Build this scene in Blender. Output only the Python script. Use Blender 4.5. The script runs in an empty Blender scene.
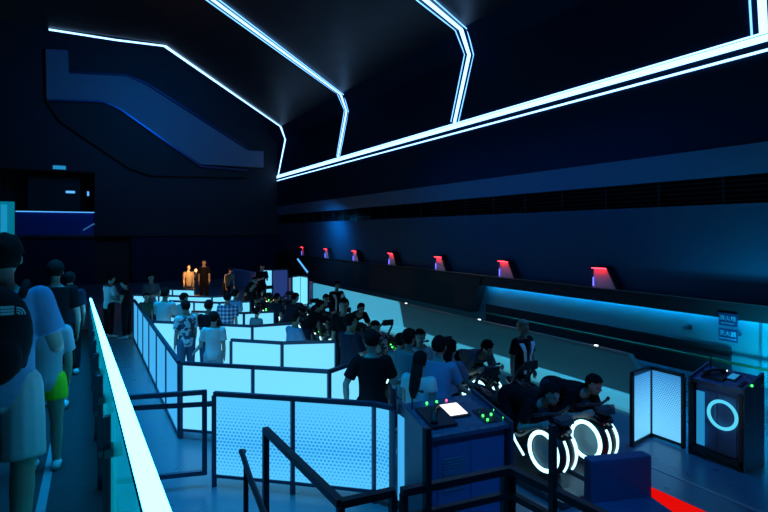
import bpy, bmesh, math, random
from mathutils import Vector, Matrix, noise as mnoise
random.seed(7)
PI = math.pi
S = bpy.context.scene
COL = S.collection
V = Vector

# ------------------------------------------------------------------ camera
EYE = 2.95
cd = bpy.data.cameras.new('camera'); cam = bpy.data.objects.new('camera', cd); COL.objects.link(cam)
cd.sensor_width = 36; cd.lens = 25.03; cd.shift_y = -0.03125; cd.clip_end = 200
cam.location = (0, 0, EYE); cam.rotation_euler = (PI/2, 0, -math.radians(29.24))
S.camera = cam
# ------------------------------------------------------------------ view and world
S.view_settings.view_transform = 'Standard'; S.view_settings.look = 'None'
S.view_settings.exposure = 0.0; S.view_settings.gamma = 1; S.view_settings.use_curve_mapping = False
w = bpy.data.worlds.new('world'); S.world = w; w.use_nodes = True
w.node_tree.nodes['Background'].inputs[0].default_value = (0.01, 0.05, 0.12, 1)
w.node_tree.nodes['Background'].inputs[1].default_value = 0.05
# ------------------------------------------------------------------ added blue fill lamps, no such fittings seen
def area(name, loc, target, sx, sy, col, watts, spread=180):
    l = bpy.data.lights.new(name, 'AREA'); l.shape = 'RECTANGLE'; l.size = sx; l.size_y = sy
    l.color = col; l.energy = watts; l.spread = math.radians(spread)
    o = bpy.data.objects.new(name, l); COL.objects.link(o); o.location = loc
    d = (V(target) - V(loc)).normalized(); yy = V((0, 1, 0)) if abs(d.y) < 0.85 else V((1, 0, 0))   # long side runs down the hall
    yy = (yy - d*yy.dot(d)).normalized(); zz = -d; xx = yy.cross(zz)
    o.rotation_euler = Matrix((xx, yy, zz)).transposed().to_euler(); return o
area('fill_light', (0.7, 8.5, 9.2), (0.7, 8.5, 0), 1.4, 9, (0.0, 0.42, 1.0), 260, 48)  # unseen fill added over the queue lanes
area('fill_light', (5.0, 23.5, 9.0), (5.0, 24, 0), 2.0, 4, (0.0, 0.25, 1.0), 60, 100)
area('fill_light', (6.9, 4.6, 9.2), (6.9, 4.7, 0), 0.6, 1.0, (0.0, 0.22, 1.0), 22, 40)
area('barrier_fill', (6.6, 10.5, 6.0), (8.3, 10.5, 0.4), 0.25, 10, (0.02, 0.48, 0.75), 42, 40)  # unseen fill added to brighten the barrier
area('fill_light', (3.0, 0.6, 6.6), (3.7, 4.0, 0.5), 0.8, 0.8, (0.0, 0.30, 1.0), 15, 42)
area('wall_fill', (8.2, 11.5, 6.2), (11.2, 11.5, 2.2), 0.4, 10, (0.0, 0.28, 1.0), 40, 110)  # unseen fill added to lift the right wall
area('wall_fill', (10.0, 24.5, 3.4), (11.2, 24.8, 2.4), 0.4, 1.5, (0.0, 0.38, 1.0), 60)
area('back_fill', (3.5, 24.0, 10.5), (3.0, 34, 9.5), 3.0, 3.0, (0.0, 0.30, 1.0), 150, 110)  # unseen fill added for the back wall panel

# ------------------------------------------------------------------ materials
def mat(name, col, rough=0.6, metal=0.0, noise=0.0, nscale=6.0, bump=0.0, spec=0.5):
    m = bpy.data.materials.new(name); m.use_nodes = True
    nt = m.node_tree; b = nt.nodes['Principled BSDF']
    b.inputs['Base Color'].default_value = (*col, 1); b.inputs['Roughness'].default_value = rough
    b.inputs['Metallic'].default_value = metal; b.inputs['Specular IOR Level'].default_value = spec
    tc = nt.nodes.new('ShaderNodeTexCoord'); nz = nt.nodes.new('ShaderNodeTexNoise')
    nz.inputs['Scale'].default_value = nscale; nz.inputs['Detail'].default_value = 3
    nt.links.new(tc.outputs['Object'], nz.inputs['Vector'])
    if noise:
        mx = nt.nodes.new('ShaderNodeMix'); mx.data_type = 'RGBA'; mx.blend_type = 'MULTIPLY'
        mx.inputs[0].default_value = noise; mx.inputs[6].default_value = (*col, 1)
        nt.links.new(nz.outputs['Color'], mx.inputs[7]); nt.links.new(mx.outputs[2], b.inputs['Base Color'])
    mr = nt.nodes.new('ShaderNodeMapRange'); mr.inputs[3].default_value = max(0.02, rough-0.06); mr.inputs[4].default_value = min(1, rough+0.06)
    nt.links.new(nz.outputs['Fac'], mr.inputs[0]); nt.links.new(mr.outputs[0], b.inputs['Roughness'])
    if bump:
        bp = nt.nodes.new('ShaderNodeBump'); bp.inputs['Strength'].default_value = bump
        nt.links.new(nz.outputs['Fac'], bp.inputs['Height']); nt.links.new(bp.outputs[0], b.inputs['Normal'])
    return m
def emi(name, col, strength, base=(0.02, 0.03, 0.04)):
    m = mat(name, base, 0.4); b = m.node_tree.nodes['Principled BSDF']
    b.inputs['Emission Color'].default_value = (*col, 1); b.inputs['Emission Strength'].default_value = strength
    return m
def glass(name, col, alpha):
    m = mat(name, col, 0.12); b = m.node_tree.nodes['Principled BSDF']; nt = m.node_tree
    b.inputs['Alpha'].default_value = alpha
    if alpha < 0.5:
        b.inputs['Emission Color'].default_value = (0.0, 0.45, 0.65, 1); b.inputs['Emission Strength'].default_value = 0.60   # glow painted in for rail light on the sheet
    return m
def dot_panel(name, ca, cb, strength, pitch=0.045, dense_top=False):
    """back-lit acrylic printed with a fine honeycomb of dots (UV in metres)"""
    m = emi(name, ca, strength, (0.05, 0.12, 0.16)); nt = m.node_tree; b = nt.nodes['Principled BSDF']
    tc = nt.nodes.new('ShaderNodeTexCoord'); mp = nt.nodes.new('ShaderNodeSeparateXYZ'); nt.links.new(tc.outputs['UV'], mp.inputs[0])
    def mth(op, a, bb):
        n = nt.nodes.new('ShaderNodeMath'); n.operation = op
        for i, x in enumerate((a, bb)):
            if isinstance(x, (int, float)): n.inputs[i].default_value = x
            else: nt.links.new(x, n.inputs[i])
        return n.outputs[0]
    y = mth('DIVIDE', mp.outputs[1], pitch*0.866); x = mth('DIVIDE', mp.outputs[0], pitch)
    row = mth('FLOOR', y, 0); odd = mth('MODULO', row, 2)
    xs = mth('ADD', x, mth('MULTIPLY', odd, 0.5))
    fx = mth('SUBTRACT', mth('FRACT', xs, 0), 0.5); fy = mth('SUBTRACT', mth('FRACT', y, 0), 0.5)
    d = mth('SQRT', mth('ADD', mth('MULTIPLY', fx, fx), mth('MULTIPLY', fy, fy)), 0)
    # printed dots shrink towards the top edge of the sheet
    lim = mth('SUBTRACT', 0.40, mth('MULTIPLY', mth('ABSOLUTE', mth('SUBTRACT', mp.outputs[1], 0.52), 0), 0.62))
    if dense_top: lim = mth('ADD', 0.02, mth('MULTIPLY', mp.outputs[1], 0.52))   # dots swell upwards, painting in the dimmer light at the top
    hit = mth('LESS_THAN', d, lim)
    mx = nt.nodes.new('ShaderNodeMix'); mx.data_type = 'RGBA'
    nt.links.new(hit, mx.inputs[0]); mx.inputs[6].default_value = (*ca, 1); mx.inputs[7].default_value = (*cb, 1)
    nt.links.new(mx.outputs[2], b.inputs['Emission Color'])
    return m

M = {}
M['floor'] = mat('polished_dark_floor', (0.10, 0.14, 0.18), 0.29, 0, 0.25, 2.0)
M['ramp'] = mat('ramp_carpet', (0.010, 0.016, 0.024), 0.75, 0, 0.4, 14)
M['strip'] = mat('ramp_metal_strip', (0.25, 0.30, 0.34), 0.45, 0.2, 0.2, 9)
M['black'] = mat('black_paint', (0.008, 0.010, 0.014), 0.75)
M['ceil'] = mat('ceiling_gloss_black', (0.010, 0.015, 0.026), 0.42, 0.0, 0.3, 1.2, 0.05, spec=0.3)
M['upper'] = mat('upper_wall_gloss', (0.008, 0.026, 0.060), 0.7, 0.0, 0.2, 0.8, spec=0.0)
M['wall'] = mat('wall_blue_grey', (0.05, 0.10, 0.17), 0.7, 0.0, 0.3, 1.0, spec=0.0)
M['wallpale'] = mat('wall_pale_band', (0.10, 0.18, 0.30), 0.7, 0.0, 0.2, 1.0, spec=0.0)
M['lower'] = mat('lower_wall_metal', (0.18, 0.21, 0.24), 0.5, 0.1, 0.2, 1.5)
M['back'] = mat('back_wall', (0.014, 0.020, 0.030), 0.8, 0, 0.2, 1.0)
M['soffit'] = mat('soffit_grey', (0.16, 0.19, 0.26), 0.8, 0, 0.2, 1.0)
M['metal'] = mat('dark_navy_metal', (0.05, 0.085, 0.14), 0.38, 0.4, 0.2, 8)
M['rail'] = mat('black_powder_rail', (0.016, 0.022, 0.032), 0.35, 0.3, 0.2, 8)
M['steel'] = mat('satin_steel', (0.20, 0.24, 0.28), 0.35, 0.8, 0.2, 8)
M['goldglint'] = mat('gold_reflection', (0.14, 0.11, 0.05), 0.5, 0.6, 0.2, 8)
M['barrier'] = mat('barrier_grey', (0.12, 0.16, 0.18), 0.7, 0, 0.15, 2)
M['kerb'] = emi('kerb_painted_glow', (0.05, 0.34, 0.46), 0.7, (0.3, 0.33, 0.34))  # emission painted in for light falling on the pale kerb
M['console'] = mat('console_blue_black', (0.09, 0.15, 0.34), 0.42, 0.2, 0.2, 5)
M['consoletop'] = mat('console_top', (0.07, 0.12, 0.20), 0.28, 0.3, 0.2, 5)
M['bike'] = mat('bike_gloss_black', (0.010, 0.014, 0.02), 0.22, 0.2, 0.2, 6)
M['bikegrey'] = mat('bike_graphite', (0.07, 0.09, 0.11), 0.35, 0.5, 0.2, 6)
M['rubber'] = mat('rubber_black', (0.012, 0.014, 0.018), 0.55, 0, 0.3, 20)
M['pad'] = mat('seat_pad', (0.02, 0.022, 0.028), 0.65, 0, 0.3, 20)
M['hub'] = mat('wheel_hub_disc', (0.30, 0.42, 0.46), 0.35, 0.3, 0.2, 9)
M['bench'] = mat('bench_navy_vinyl', (0.05, 0.085, 0.20), 0.5, 0, 0.2, 8)
M['glass'] = glass('tinted_glass', (0.10, 0.50, 0.62), 0.32)
M['bluglass'] = glass('blue_glass', (0.03, 0.10, 0.5), 0.55)
M['hose'] = mat('fin_face', (0.5, 0.5, 0.52), 0.6)
M['signblue'] = mat('sign_navy', (0.015, 0.03, 0.10), 0.5)
M['signtext'] = mat('sign_print', (0.45, 0.62, 0.75), 0.5)
M['led'] = emi('led_white_blue', (0.27, 0.55, 1.0), 3.3)
M['ledthin'] = emi('led_blue', (0.15, 0.45, 1.0), 2.3)
M['leddim'] = emi('led_far_blue', (0.10, 0.45, 1.0), 1.2)
M['ledrail'] = emi('led_handrail', (0.05, 0.50, 1.0), 15)
M['ledwash'] = emi('led_cyan_wash', (0.0, 0.42, 1.0), 46)
M['kerbfill'] = emi('kerb_fill_strip', (0.05, 0.50, 0.85), 1.0)
M['ring'] = emi('ring_white', (0.40, 0.85, 1.0), 2.6)
M['ringc'] = emi('ring_cyan', (0.10, 0.68, 0.95), 1.0)
M['panel'] = emi('lit_acrylic', (0.17, 0.66, 1.0), 1.12, (0.05, 0.12, 0.16))
M['panelside'] = emi('lit_acrylic_side', (0.06, 0.46, 0.92), 0.9, (0.05, 0.12, 0.16))
M['paneldot'] = dot_panel('lit_acrylic_dots', (0.09, 0.56, 0.98), (0.02, 0.30, 0.78), 1.0)
M['panelright'] = dot_panel('lit_acrylic_right', (0.16, 0.60, 0.98), (0.008, 0.16, 0.50), 1.0, 0.03, True)
M['panelviolet'] = emi('lit_acrylic_violet', (0.04, 0.08, 0.42), 0.4)
M['panelbar'] = emi('barrier_painted_glow', (0.07, 0.55, 0.85), 0.62, (0.02, 0.03, 0.04))  # emission painted in for light washing up the far barrier
M['screen'] = emi('screen_white', (0.95, 0.93, 1.0), 1.6)
M['screenblue'] = emi('screen_cyan', (0.02, 0.35, 0.75), 0.7)
M['green'] = emi('indicator_green', (0.05, 1.0, 0.12), 4.0)
M['pink'] = emi('indicator_pink', (1.0, 0.12, 0.3), 2.5)
M['white'] = emi('indicator_white', (0.8, 0.95, 1.0), 3.0)
M['redled'] = emi('led_red', (1.0, 0.015, 0.03), 26.0)
M['blueled'] = emi('led_violet', (0.10, 0.12, 1.0), 3.0)
M['redfloor'] = emi('red_floor_light', (0.9, 0.004, 0.003), 0.85, (0.0, 0.0, 0.0))
M['redfloor'].node_tree.nodes['Principled BSDF'].inputs['Specular IOR Level'].default_value = 0
M['orangelamp'] = emi('lamp_orange', (1.0, 0.35, 0.07), 5.0)
# people
M['skin'] = mat('skin', (0.42, 0.33, 0.27), 0.6, 0, 0.15, 30)
M['eye'] = mat('eye_dark', (0.02, 0.015, 0.015), 0.3)
M['lip'] = mat('lip', (0.33, 0.12, 0.10), 0.5)
M['hair'] = mat('hair_black', (0.010, 0.009, 0.010), 0.85, 0, 0.5, 60, 0.4, spec=0.15)
M['hairb'] = mat('hair_bleached', (0.42, 0.33, 0.20), 0.5, 0, 0.5, 60, 0.4)
for nm, c in dict(white=(0.62, 0.66, 0.70), black=(0.006, 0.007, 0.010), navy=(0.02, 0.03, 0.06), grey=(0.14, 0.17, 0.21), blue=(0.20, 0.36, 0.58),
                  teal=(0.14, 0.27, 0.33), maroon=(0.05, 0.012, 0.02), lime=(0.42, 0.78, 0.03), green=(0.05, 0.13, 0.09), denim=(0.10, 0.17, 0.28),
                  pink=(0.50, 0.28, 0.42), khaki=(0.30, 0.27, 0.2), lightgrey=(0.38, 0.44, 0.5)).items():
    M['c_'+nm] = mat('cloth_'+nm, c, 0.85, 0, 0.25, 25, 0.1, spec=0.15)
def patterned(name, kind):
    m = mat(name, (0.6, 0.65, 0.7), 0.85); nt = m.node_tree; b = nt.nodes['Principled BSDF']
    tc = nt.nodes.new('ShaderNodeTexCoord'); cr = nt.nodes.new('ShaderNodeValToRGB'); cr.color_ramp.interpolation = 'CONSTANT'
    if kind == 'plaid':
        sx = nt.nodes.new('ShaderNodeSeparateXYZ'); nt.links.new(tc.outputs['Object'], sx.inputs[0])
        outs = []
        for ax in (0, 2):
            n = nt.nodes.new('ShaderNodeMath'); n.operation = 'MULTIPLY'; n.inputs[1].default_value = 12.0; nt.links.new(sx.outputs[ax], n.inputs[0])
            f = nt.nodes.new('ShaderNodeMath'); f.operation = 'FRACT'; nt.links.new(n.outputs[0], f.inputs[0])
            g = nt.nodes.new('ShaderNodeMath'); g.operation = 'GREATER_THAN'; g.inputs[1].default_value = 0.5; nt.links.new(f.outputs[0], g.inputs[0]); outs.append(g.outputs[0])
        a = nt.nodes.new('ShaderNodeMath'); a.operation = 'ADD'; nt.links.new(outs[0], a.inputs[0]); nt.links.new(outs[1], a.inputs[1])
        h = nt.nodes.new('ShaderNodeMath'); h.operation = 'MULTIPLY'; h.inputs[1].default_value = 0.45; nt.links.new(a.outputs[0], h.inputs[0])
        nt.links.new(h.outputs[0], cr.inputs[0])
        e = cr.color_ramp.elements; e[0].color = (0.55, 0.65, 0.75, 1); e[1].position = 0.3; e[1].color = (0.16, 0.25, 0.45, 1)
        n = e.new(0.8); n.color = (0.03, 0.05, 0.14, 1)
    else:
        nz = nt.nodes.new('ShaderNodeTexNoise'); nz.inputs['Scale'].default_value = 9; nz.inputs['Detail'].default_value = 2
        nt.links.new(tc.outputs['Object'], nz.inputs['Vector']); nt.links.new(nz.outputs['Fac'], cr.inputs[0])
        e = cr.color_ramp.elements; e[0].color = (0.05, 0.08, 0.13, 1); e[1].position = 0.47; e[1].color = (0.62, 0.68, 0.72, 1)
    nt.links.new(cr.outputs[0], b.inputs['Base Color']); return m
M['c_plaid'] = patterned('cloth_plaid', 'plaid'); M['c_print'] = patterned('cloth_print', 'print')

# ------------------------------------------------------------------ mesh helpers
ORG = {}
def obj(name, bm, m, parent=None, world=True, smooth=False, origin=None):
    """link a bmesh as ONE mesh object. world=True: its coordinates are world ones"""
    me = bpy.data.meshes.new(name)
    if world:
        if parent is not None: o0 = ORG.get(parent.name, V((0, 0, 0)))
        else:
            if origin is None:
                xs = [v.co for v in bm.verts]
                origin = V(((min(c.x for c in xs)+max(c.x for c in xs))/2, (min(c.y for c in xs)+max(c.y for c in xs))/2, min(c.z for c in xs)))
            o0 = V(origin)
        bmesh.ops.translate(bm, verts=bm.verts, vec=-o0)
    bmesh.ops.recalc_face_normals(bm, faces=bm.faces)
    bm.to_mesh(me); bm.free()
    for mm in (m if isinstance(m, (list, tuple)) else [m]): me.materials.append(mm)
    if smooth:
        for p in me.polygons: p.use_smooth = True
        if smooth == 'auto': me.set_sharp_from_angle(angle=math.radians(40))
    o = bpy.data.objects.new(name, me); COL.objects.link(o)
    if parent is not None:
        o.parent = parent
        if world: ORG[o.name] = ORG.get(parent.name, V((0, 0, 0)))
    elif world:
        o.location = o0; ORG[o.name] = V(o0)
    return o
def tag(o, label, cat, group=None, kind=None):
    o['label'] = label; o['category'] = cat
    if group: o['group'] = group
    if kind: o['kind'] = kind
    return o
def struct(o, label=None, cat=None):
    o['kind'] = 'structure'
    if label: o['label'] = label
    if cat: o['category'] = cat
    return o
def thing(name, label, cat, loc=(0, 0, 0), rz=0, group=None):
    o = bpy.data.objects.new(name, None); COL.objects.link(o); o.empty_display_size = 0.1
    o.location = loc; o.rotation_euler = (0, 0, rz); ORG[o.name] = V(loc); return tag(o, label, cat, group)
def copy_tree(o, parent=None):
    c = o.copy(); COL.objects.link(c)
    if parent: c.parent = parent
    for ch in list(o.children): copy_tree(ch, c)
    return c
def B(): return bmesh.new()
def box(bm, lo, hi, bev=0.0):
    lo, hi = V(lo), V(hi)
    r = bmesh.ops.create_cube(bm, size=1)
    bmesh.ops.scale(bm, vec=hi-lo, verts=r['verts']); bmesh.ops.translate(bm, vec=(lo+hi)/2, verts=r['verts'])
    if bev: bmesh.ops.bevel(bm, geom=list({e for v in r['verts'] for e in v.link_edges}), offset=bev, segments=2, profile=0.7, affect='EDGES')
    return bm
def bar(bm, p, q, wd, ht, up=(0, 0, 1)):
    """rectangular bar from p to q, wd across, ht along up"""
    p, q = V(p), V(q); d = (q-p).normalized(); u = V(up); s = d.cross(u)
    if s.length < 1e-4: s = d.cross(V((1, 0, 0)))
    s.normalize(); u = s.cross(d).normalized()
    vs = [bm.verts.new(c + s*a*wd/2 + u*b*ht/2) for c in (p, q) for a, b in ((-1, -1), (1, -1), (1, 1), (-1, 1))]
    for f in ((0, 1, 2, 3), (7, 6, 5, 4), (0, 4, 5, 1), (1, 5, 6, 2), (2, 6, 7, 3), (3, 7, 4, 0)): bm.faces.new([vs[i] for i in f])
    return bm
def tube(bm, pts, r, n=8, closed=False):
    pts = [V(p) for p in pts]; rs = r if isinstance(r, (list, tuple)) else [r]*len(pts); rings = []
    N = len(pts); u = None
    for i, p in enumerate(pts):
        if closed: d = pts[(i+1) % N] - pts[i-1]
        else: d = pts[min(i+1, N-1)] - pts[max(i-1, 0)]
        d.normalize()
        if u is None:
            u = d.cross(V((0, 0, 1)))
            if u.length < 1e-3: u = d.cross(V((1, 0, 0)))
        else: u = u - d*u.dot(d)
        u.normalize(); w_ = d.cross(u)
        rings.append([bm.verts.new(p + (u*math.cos(2*PI*k/n) + w_*math.sin(2*PI*k/n))*rs[i]) for k in range(n)])
    for i in range(N if closed else N-1):
        a, b = rings[i], rings[(i+1) % N]
        for k in range(n): bm.faces.new((a[k], a[(k+1) % n], b[(k+1) % n], b[k]))
    if not closed: bm.faces.new(rings[0][::-1]); bm.faces.new(rings[-1])
    return bm
def prism(bm, poly, off):
    """closed polygon (3D points) pushed along off"""
    a = [bm.verts.new(V(p)) for p in poly]; b = [bm.verts.new(V(p)+V(off)) for p in poly]; n = len(a)
    bm.faces.new(a); bm.faces.new(b[::-1])
    for i in range(n): bm.faces.new((a[i], b[i], b[(i+1) % n], a[(i+1) % n]))
    return bm
def lathe_x(bm, prof, c=(0, 0, 0), n=40):
    """profile of (x, r) spun about the X axis through c"""
    rings = []
    for x, r in prof: rings.append([bm.verts.new(V(c)+V((x, r*math.cos(2*PI*k/n), r*math.sin(2*PI*k/n)))) for k in range(n)])
    for i in range(len(prof)-1):
        for k in range(n): bm.faces.new((rings[i][k], rings[i][(k+1) % n], rings[i+1][(k+1) % n], rings[i+1][k]))
    bm.faces.new(rings[0]); bm.faces.new(rings[-1][::-1]); return bm
def quad_uv(bm, p, q, z0, z1, th=0.012):
    """upright sheet from p to q (xy), UV in metres"""
    p, q = V((p[0], p[1], 0)), V((q[0], q[1], 0)); d = (q-p).normalized(); nrm = V((d.y, -d.x, 0))*th/2; L = (q-p).length
    uv = bm.loops.layers.uv.verify()
    pts = [(p, z0, 0), (q, z0, L), (q, z1, L), (p, z1, 0)]
    fr = [bm.verts.new(c + nrm + V((0, 0, z))) for c, z, l in pts]; bk = [bm.verts.new(c - nrm + V((0, 0, z))) for c, z, l in pts]
    for vs in (fr, bk):
        f = bm.faces.new(vs)
        for lp, (c, z, l) in zip(f.loops, pts): lp[uv].uv = (l+3, z)
    for i in range(4): bm.faces.new((fr[i], bk[i], bk[(i+1) % 4], fr[(i+1) % 4]))
    return bm
def ellipsoid(bm, c, r, mtx=None, u=16, v=10):
    res = bmesh.ops.create_uvsphere(bm, u_segments=u, v_segments=v, radius=1)
    T = Matrix.Translation(V(c)) @ (mtx.to_4x4() if mtx else Matrix.Identity(4)) @ Matrix.Diagonal((*r, 1))
    bmesh.ops.transform(bm, matrix=T, verts=res['verts']); return res['verts']

#STRUCTURE
# ================================================================== the hall
X0, X1, YB, YN = -4.2, 11.4, 34.0, -3.0
struct(obj('floor', box(B(), (X0, YN, -0.2), (12.2, YB+0.6, 0)), M['floor']), 'dark polished floor of the ride hall', 'floor')
RZ = lambda y: 1.495 - 0.0805*y
XR = 0.13
bm = B(); ye = 18.57
prism(bm, [(-1.75, YN, 0), (-1.75, YN, RZ(YN)), (-1.75, ye, 0.0)], (1.75+XR+0.06, 0, 0))
struct(obj('trim_1', bm, M['ramp']), 'dark sloping ramp down the left side of the hall', 'ramp')
bm = B(); prism(bm, [(-0.275, YN, RZ(YN)), (-0.275, 18.2, RZ(18.2)), (-0.275, 18.2, RZ(18.2)+0.006), (-0.275, YN, RZ(YN)+0.006)], (0.055, 0, 0))
struct(obj('trim_2', bm, M['strip']), 'pale metal strip set into the ramp floor', 'floor strip')
bm = B(); prism(bm, [(-1.9, YN, 0), (-1.9, YN, RZ(YN)+1.05), (-1.9, ye, 1.05), (-1.9, ye, 0)], (0.15, 0, 0))
struct(obj('wall_ramp', bm, M['black']), 'low black parapet along the left of the ramp', 'wall')
struct(obj('wall_left', box(B(), (X0-0.3, YN, 0), (X0, YB+0.6, 15)), M['black']), 'black left wall of the hall', 'wall')
# back wall with balcony opening (x -3.9..0.45, z 2.75..6.2) and a dark doorway below
bm = B(); yb = YB
box(bm, (X0, yb, 2.72), (-3.95, yb+0.6, 15)); box(bm, (0.47, yb, 2.72), (12.2, yb+0.6, 15)); box(bm, (-3.95, yb, 6.3), (0.47, yb+0.6, 15))
struct(obj('wall_back', bm, M['back']), 'dark back wall above the mezzanine edge', 'wall')
bm = B(); box(bm, (X0, yb+0.12, 0), (0.45, yb+0.6, 2.72)); box(bm, (2.35, yb+0.12, 0), (12.2, yb+0.6, 2.72))
struct(obj('wall_back_lower', bm, M['upper']), 'slightly lighter lower back wall', 'wall')
bm = B(); box(bm, (0.45, yb+0.5, 0), (2.35, yb+0.6, 2.72))
struct(obj('door_1', bm, M['black']), 'black doorway in the back wall', 'door')
bm = B(); box(bm, (-3.95, yb+2.6, 2.72), (0.47, yb+2.7, 6.3)); box(bm, (-3.95, yb, 2.62), (0.47, yb+2.7, 2.72)); box(bm, (0.47, yb+0.6, 2.72), (0.6, yb+2.7, 6.3)); box(bm, (-4.08, yb+0.6, 2.72), (-3.95, yb+2.7, 6.3)); box(bm, (-3.95, yb+.6, 6.3), (0.47, yb+2.7, 6.4))
struct(obj('wall_balcony', bm, M['black']), 'dark recess behind the balcony', 'wall')
# Z-shaped relief panel high on the back wall
def onback(u, v, y=YB):
    k = (u-384)/534; s, c = 0.4885, 0.8726   # lateral position seen on the back wall
    x = y*(s + k*c)/(c - k*s); d = x*s + y*c
    return (x, EYE - (v-232)*d/534)
zp = [(46, 51), (68, 52), (69, 75), (126, 78), (145, 86), (246, 151), (262, 152), (262, 168), (200, 165), (119, 109), (103, 102), (47, 101)]
poly = [(onback(*p)[0], YB-0.35, onback(*p)[1]) for p in zp]
struct(obj('trim_3', prism(B(), poly, (0, 0.34, 0)), M['soffit']), 'blue grey zigzag relief panel high on the back wall', 'panel')
for i, (path, lbl) in enumerate((([(70, 74), (126, 77), (146, 85), (247, 150)], 'upper'), ([(47, 102), (103, 103), (119, 110), (200, 167), (246, 171)], 'lower'))):
    bm = B(); pts = [(onback(*p)[0], YB-0.40, onback(*p)[1]) for p in path]
    for a, b in zip(pts, pts[1:]): bar(bm, a, b, 0.10, 0.10, (0, 1, 0))
    struct(obj('trim_%d' % (4+i), bm, mat('edge_trim_'+lbl, (0.05, 0.05, 0.14), 0.3, 0.6)), 'thin metal edge along the %s side of the zigzag panel' % lbl, 'trim')
# dark block stepping below it
zq = [(47, 103), (103, 104), (119, 111), (200, 169), (246, 172), (246, 178), (150, 176), (128, 168), (60, 122)]
struct(obj('trim_6', prism(B(), [(onback(*p)[0], YB-0.25, onback(*p)[1]) for p in zq], (0, 0.24, 0)), M['black']), 'black stepped block under the zigzag panel', 'panel')

# right wall in horizontal bands, X grows away from the hall
Ya, Yb_ = YN, YB
def band(name, poly, m, y0=Ya, y1=Yb_, label=None):
    return struct(obj(name, prism(B(), [(x, y0, z) for x, z in poly], (0, y1-y0, 0)), m), label, 'wall')
band('wall_right_lower', [(11.25, 0), (11.25, 1.3), (11.5, 1.3), (11.5, 0)], M['lower'], label='metal lower right wall washed with cyan light')
band('wall_right_ledge', [(10.95, 1.26), (10.95, 1.57), (11.5, 1.57), (11.5, 1.32), (10.975, 1.32), (10.975, 1.26)], M['black'], label='dark ledge along the right wall')
band('wall_right', [(11.32, 1.57), (11.05, 3.50), (11.5, 3.50), (11.5, 1.57)], M['wall'], label='dark blue right wall above the ledge')
band('wall_right_recess', [(11.42, 3.50), (11.42, 4.06), (11.6, 4.06), (11.6, 3.50)], M['black'], label='black recessed grille band in the right wall')
band('wall_right_band', [(11.06, 4.06), (10.98, 4.62), (11.6, 4.62), (11.6, 4.06)], M['wallpale'], label='paler band above the grille')  # paler colour painted in for the light this band catches
band('wall_right_upper', [(11.0, 4.62), (11.0, 8.76), (10.38, 9.38), (11.6, 9.38), (11.6, 4.62)], M['upper'], label='glossy black upper right wall')
bm = B()
for k in range(5): box(bm, (11.12, Ya, 3.56+k*0.1), (11.42, Yb_, 3.575+k*0.1))
for k in range(27): box(bm, (11.14, Ya+0.7+k*1.38, 3.5), (11.42, Ya+0.75+k*1.38, 4.06))
struct(obj('trim_7', bm, M['rail']), 'black louvre slats in the wall recess', 'grille')
# dark slanted-end casing on the far lower wall
prism_pts = [(10.9, 13.2, 1.50), (10.9, 13.75, 0.35), (10.9, 33.9, 0.35), (10.9, 33.9, 1.50)]
struct(obj('wall_right_casing', prism(B(), prism_pts, (0.33, 0, 0)), M['black']), 'black slant-ended casing under the far ledge', 'wall')
bm = B(); box(bm, (11.14, Ya, 1.298), (11.19, 13.2, 1.318))
struct(obj('trim_8', bm, M['ledwash']), 'hidden blue light strip under the ledge', 'light strip')
bm = B(); bar(bm, (10.93, Ya, 1.585), (10.93, Yb_-0.2, 1.585), 0.03, 0.012)
struct(obj('trim_9', bm, M['steel']), 'steel edge on the ledge', 'trim')
# lower wall panel joint near the signs
struct(obj('trim_10', box(B(), (11.235, 5.36, 0), (11.25, 5.40, 1.27)), M['steel']), 'upright joint in the metal lower wall', 'trim')
area('lower_wall_fill', (10.0, 4.4, 0.12), (11.3, 4.6, 0.9), 0.25, 1.6, (0.0, 0.55, 0.95), 85, 120)  # unseen lamp added to brighten the near lower wall
struct(obj('falloff_sheet_right', box(B(), (11.16, 5.9, 0), (11.25, 13.3, 0.66), 0.02), M['black']), 'black sheet painting in the light falloff at the foot of the right wall', 'dado')  # black sheet painted in where the wash light fades out
# gold tube painted in for a reflection in the track gap
bm = B(); tube(bm, [(10.9, 3.0, 0.42), (10.9, 13.0, 0.42)], 0.03)
struct(obj('trim_11', bm, M['goldglint']), 'thin gold tube standing in for a reflection low on the right wall', 'painted reflection')

# ceiling: low ceiling over the ride side with a stepped edge, high void beyond
ZC = 9.38
edge = [(-4.2, 19.8), (-0.96, 19.8), (2.39, 19.6), (11.0, 32.3), (11.6, 32.3)]
poly = [(X0, YN, ZC)] + [(x, y, ZC) for x, y in edge] + [(11.6, YN, ZC)]
struct(obj('ceiling', prism(B(), poly, (0, 0, 0.5)), M['ceil']), 'low glossy black ceiling with an angled far edge', 'ceiling')
bm = B()
for a, b in zip(edge, edge[1:]): prism(bm, [(a[0], a[1], ZC+0.5), (b[0], b[1], ZC+0.5), (b[0], b[1], 15), (a[0], a[1], 15)], (0.0, -0.12, 0))
struct(obj('wall_fascia', bm, M['black']), 'black fascia above the ceiling edge', 'wall')
struct(obj('ceiling_high', box(B(), (X0, 15, 15), (12.2, YB+0.6, 15.3)), M['black']), 'high black ceiling above the void', 'ceiling')
struct(obj('wall_right_high', box(B(), (11.6, 18, 9.3), (12.0, YB+0.6, 15)), M['black']), 'black wall above the far right', 'wall')
struct(obj('wall_near', box(B(), (X0, YN-0.3, 0), (12.2, YN, 10)), M['black']), 'black wall behind the viewer', 'wall')

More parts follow.
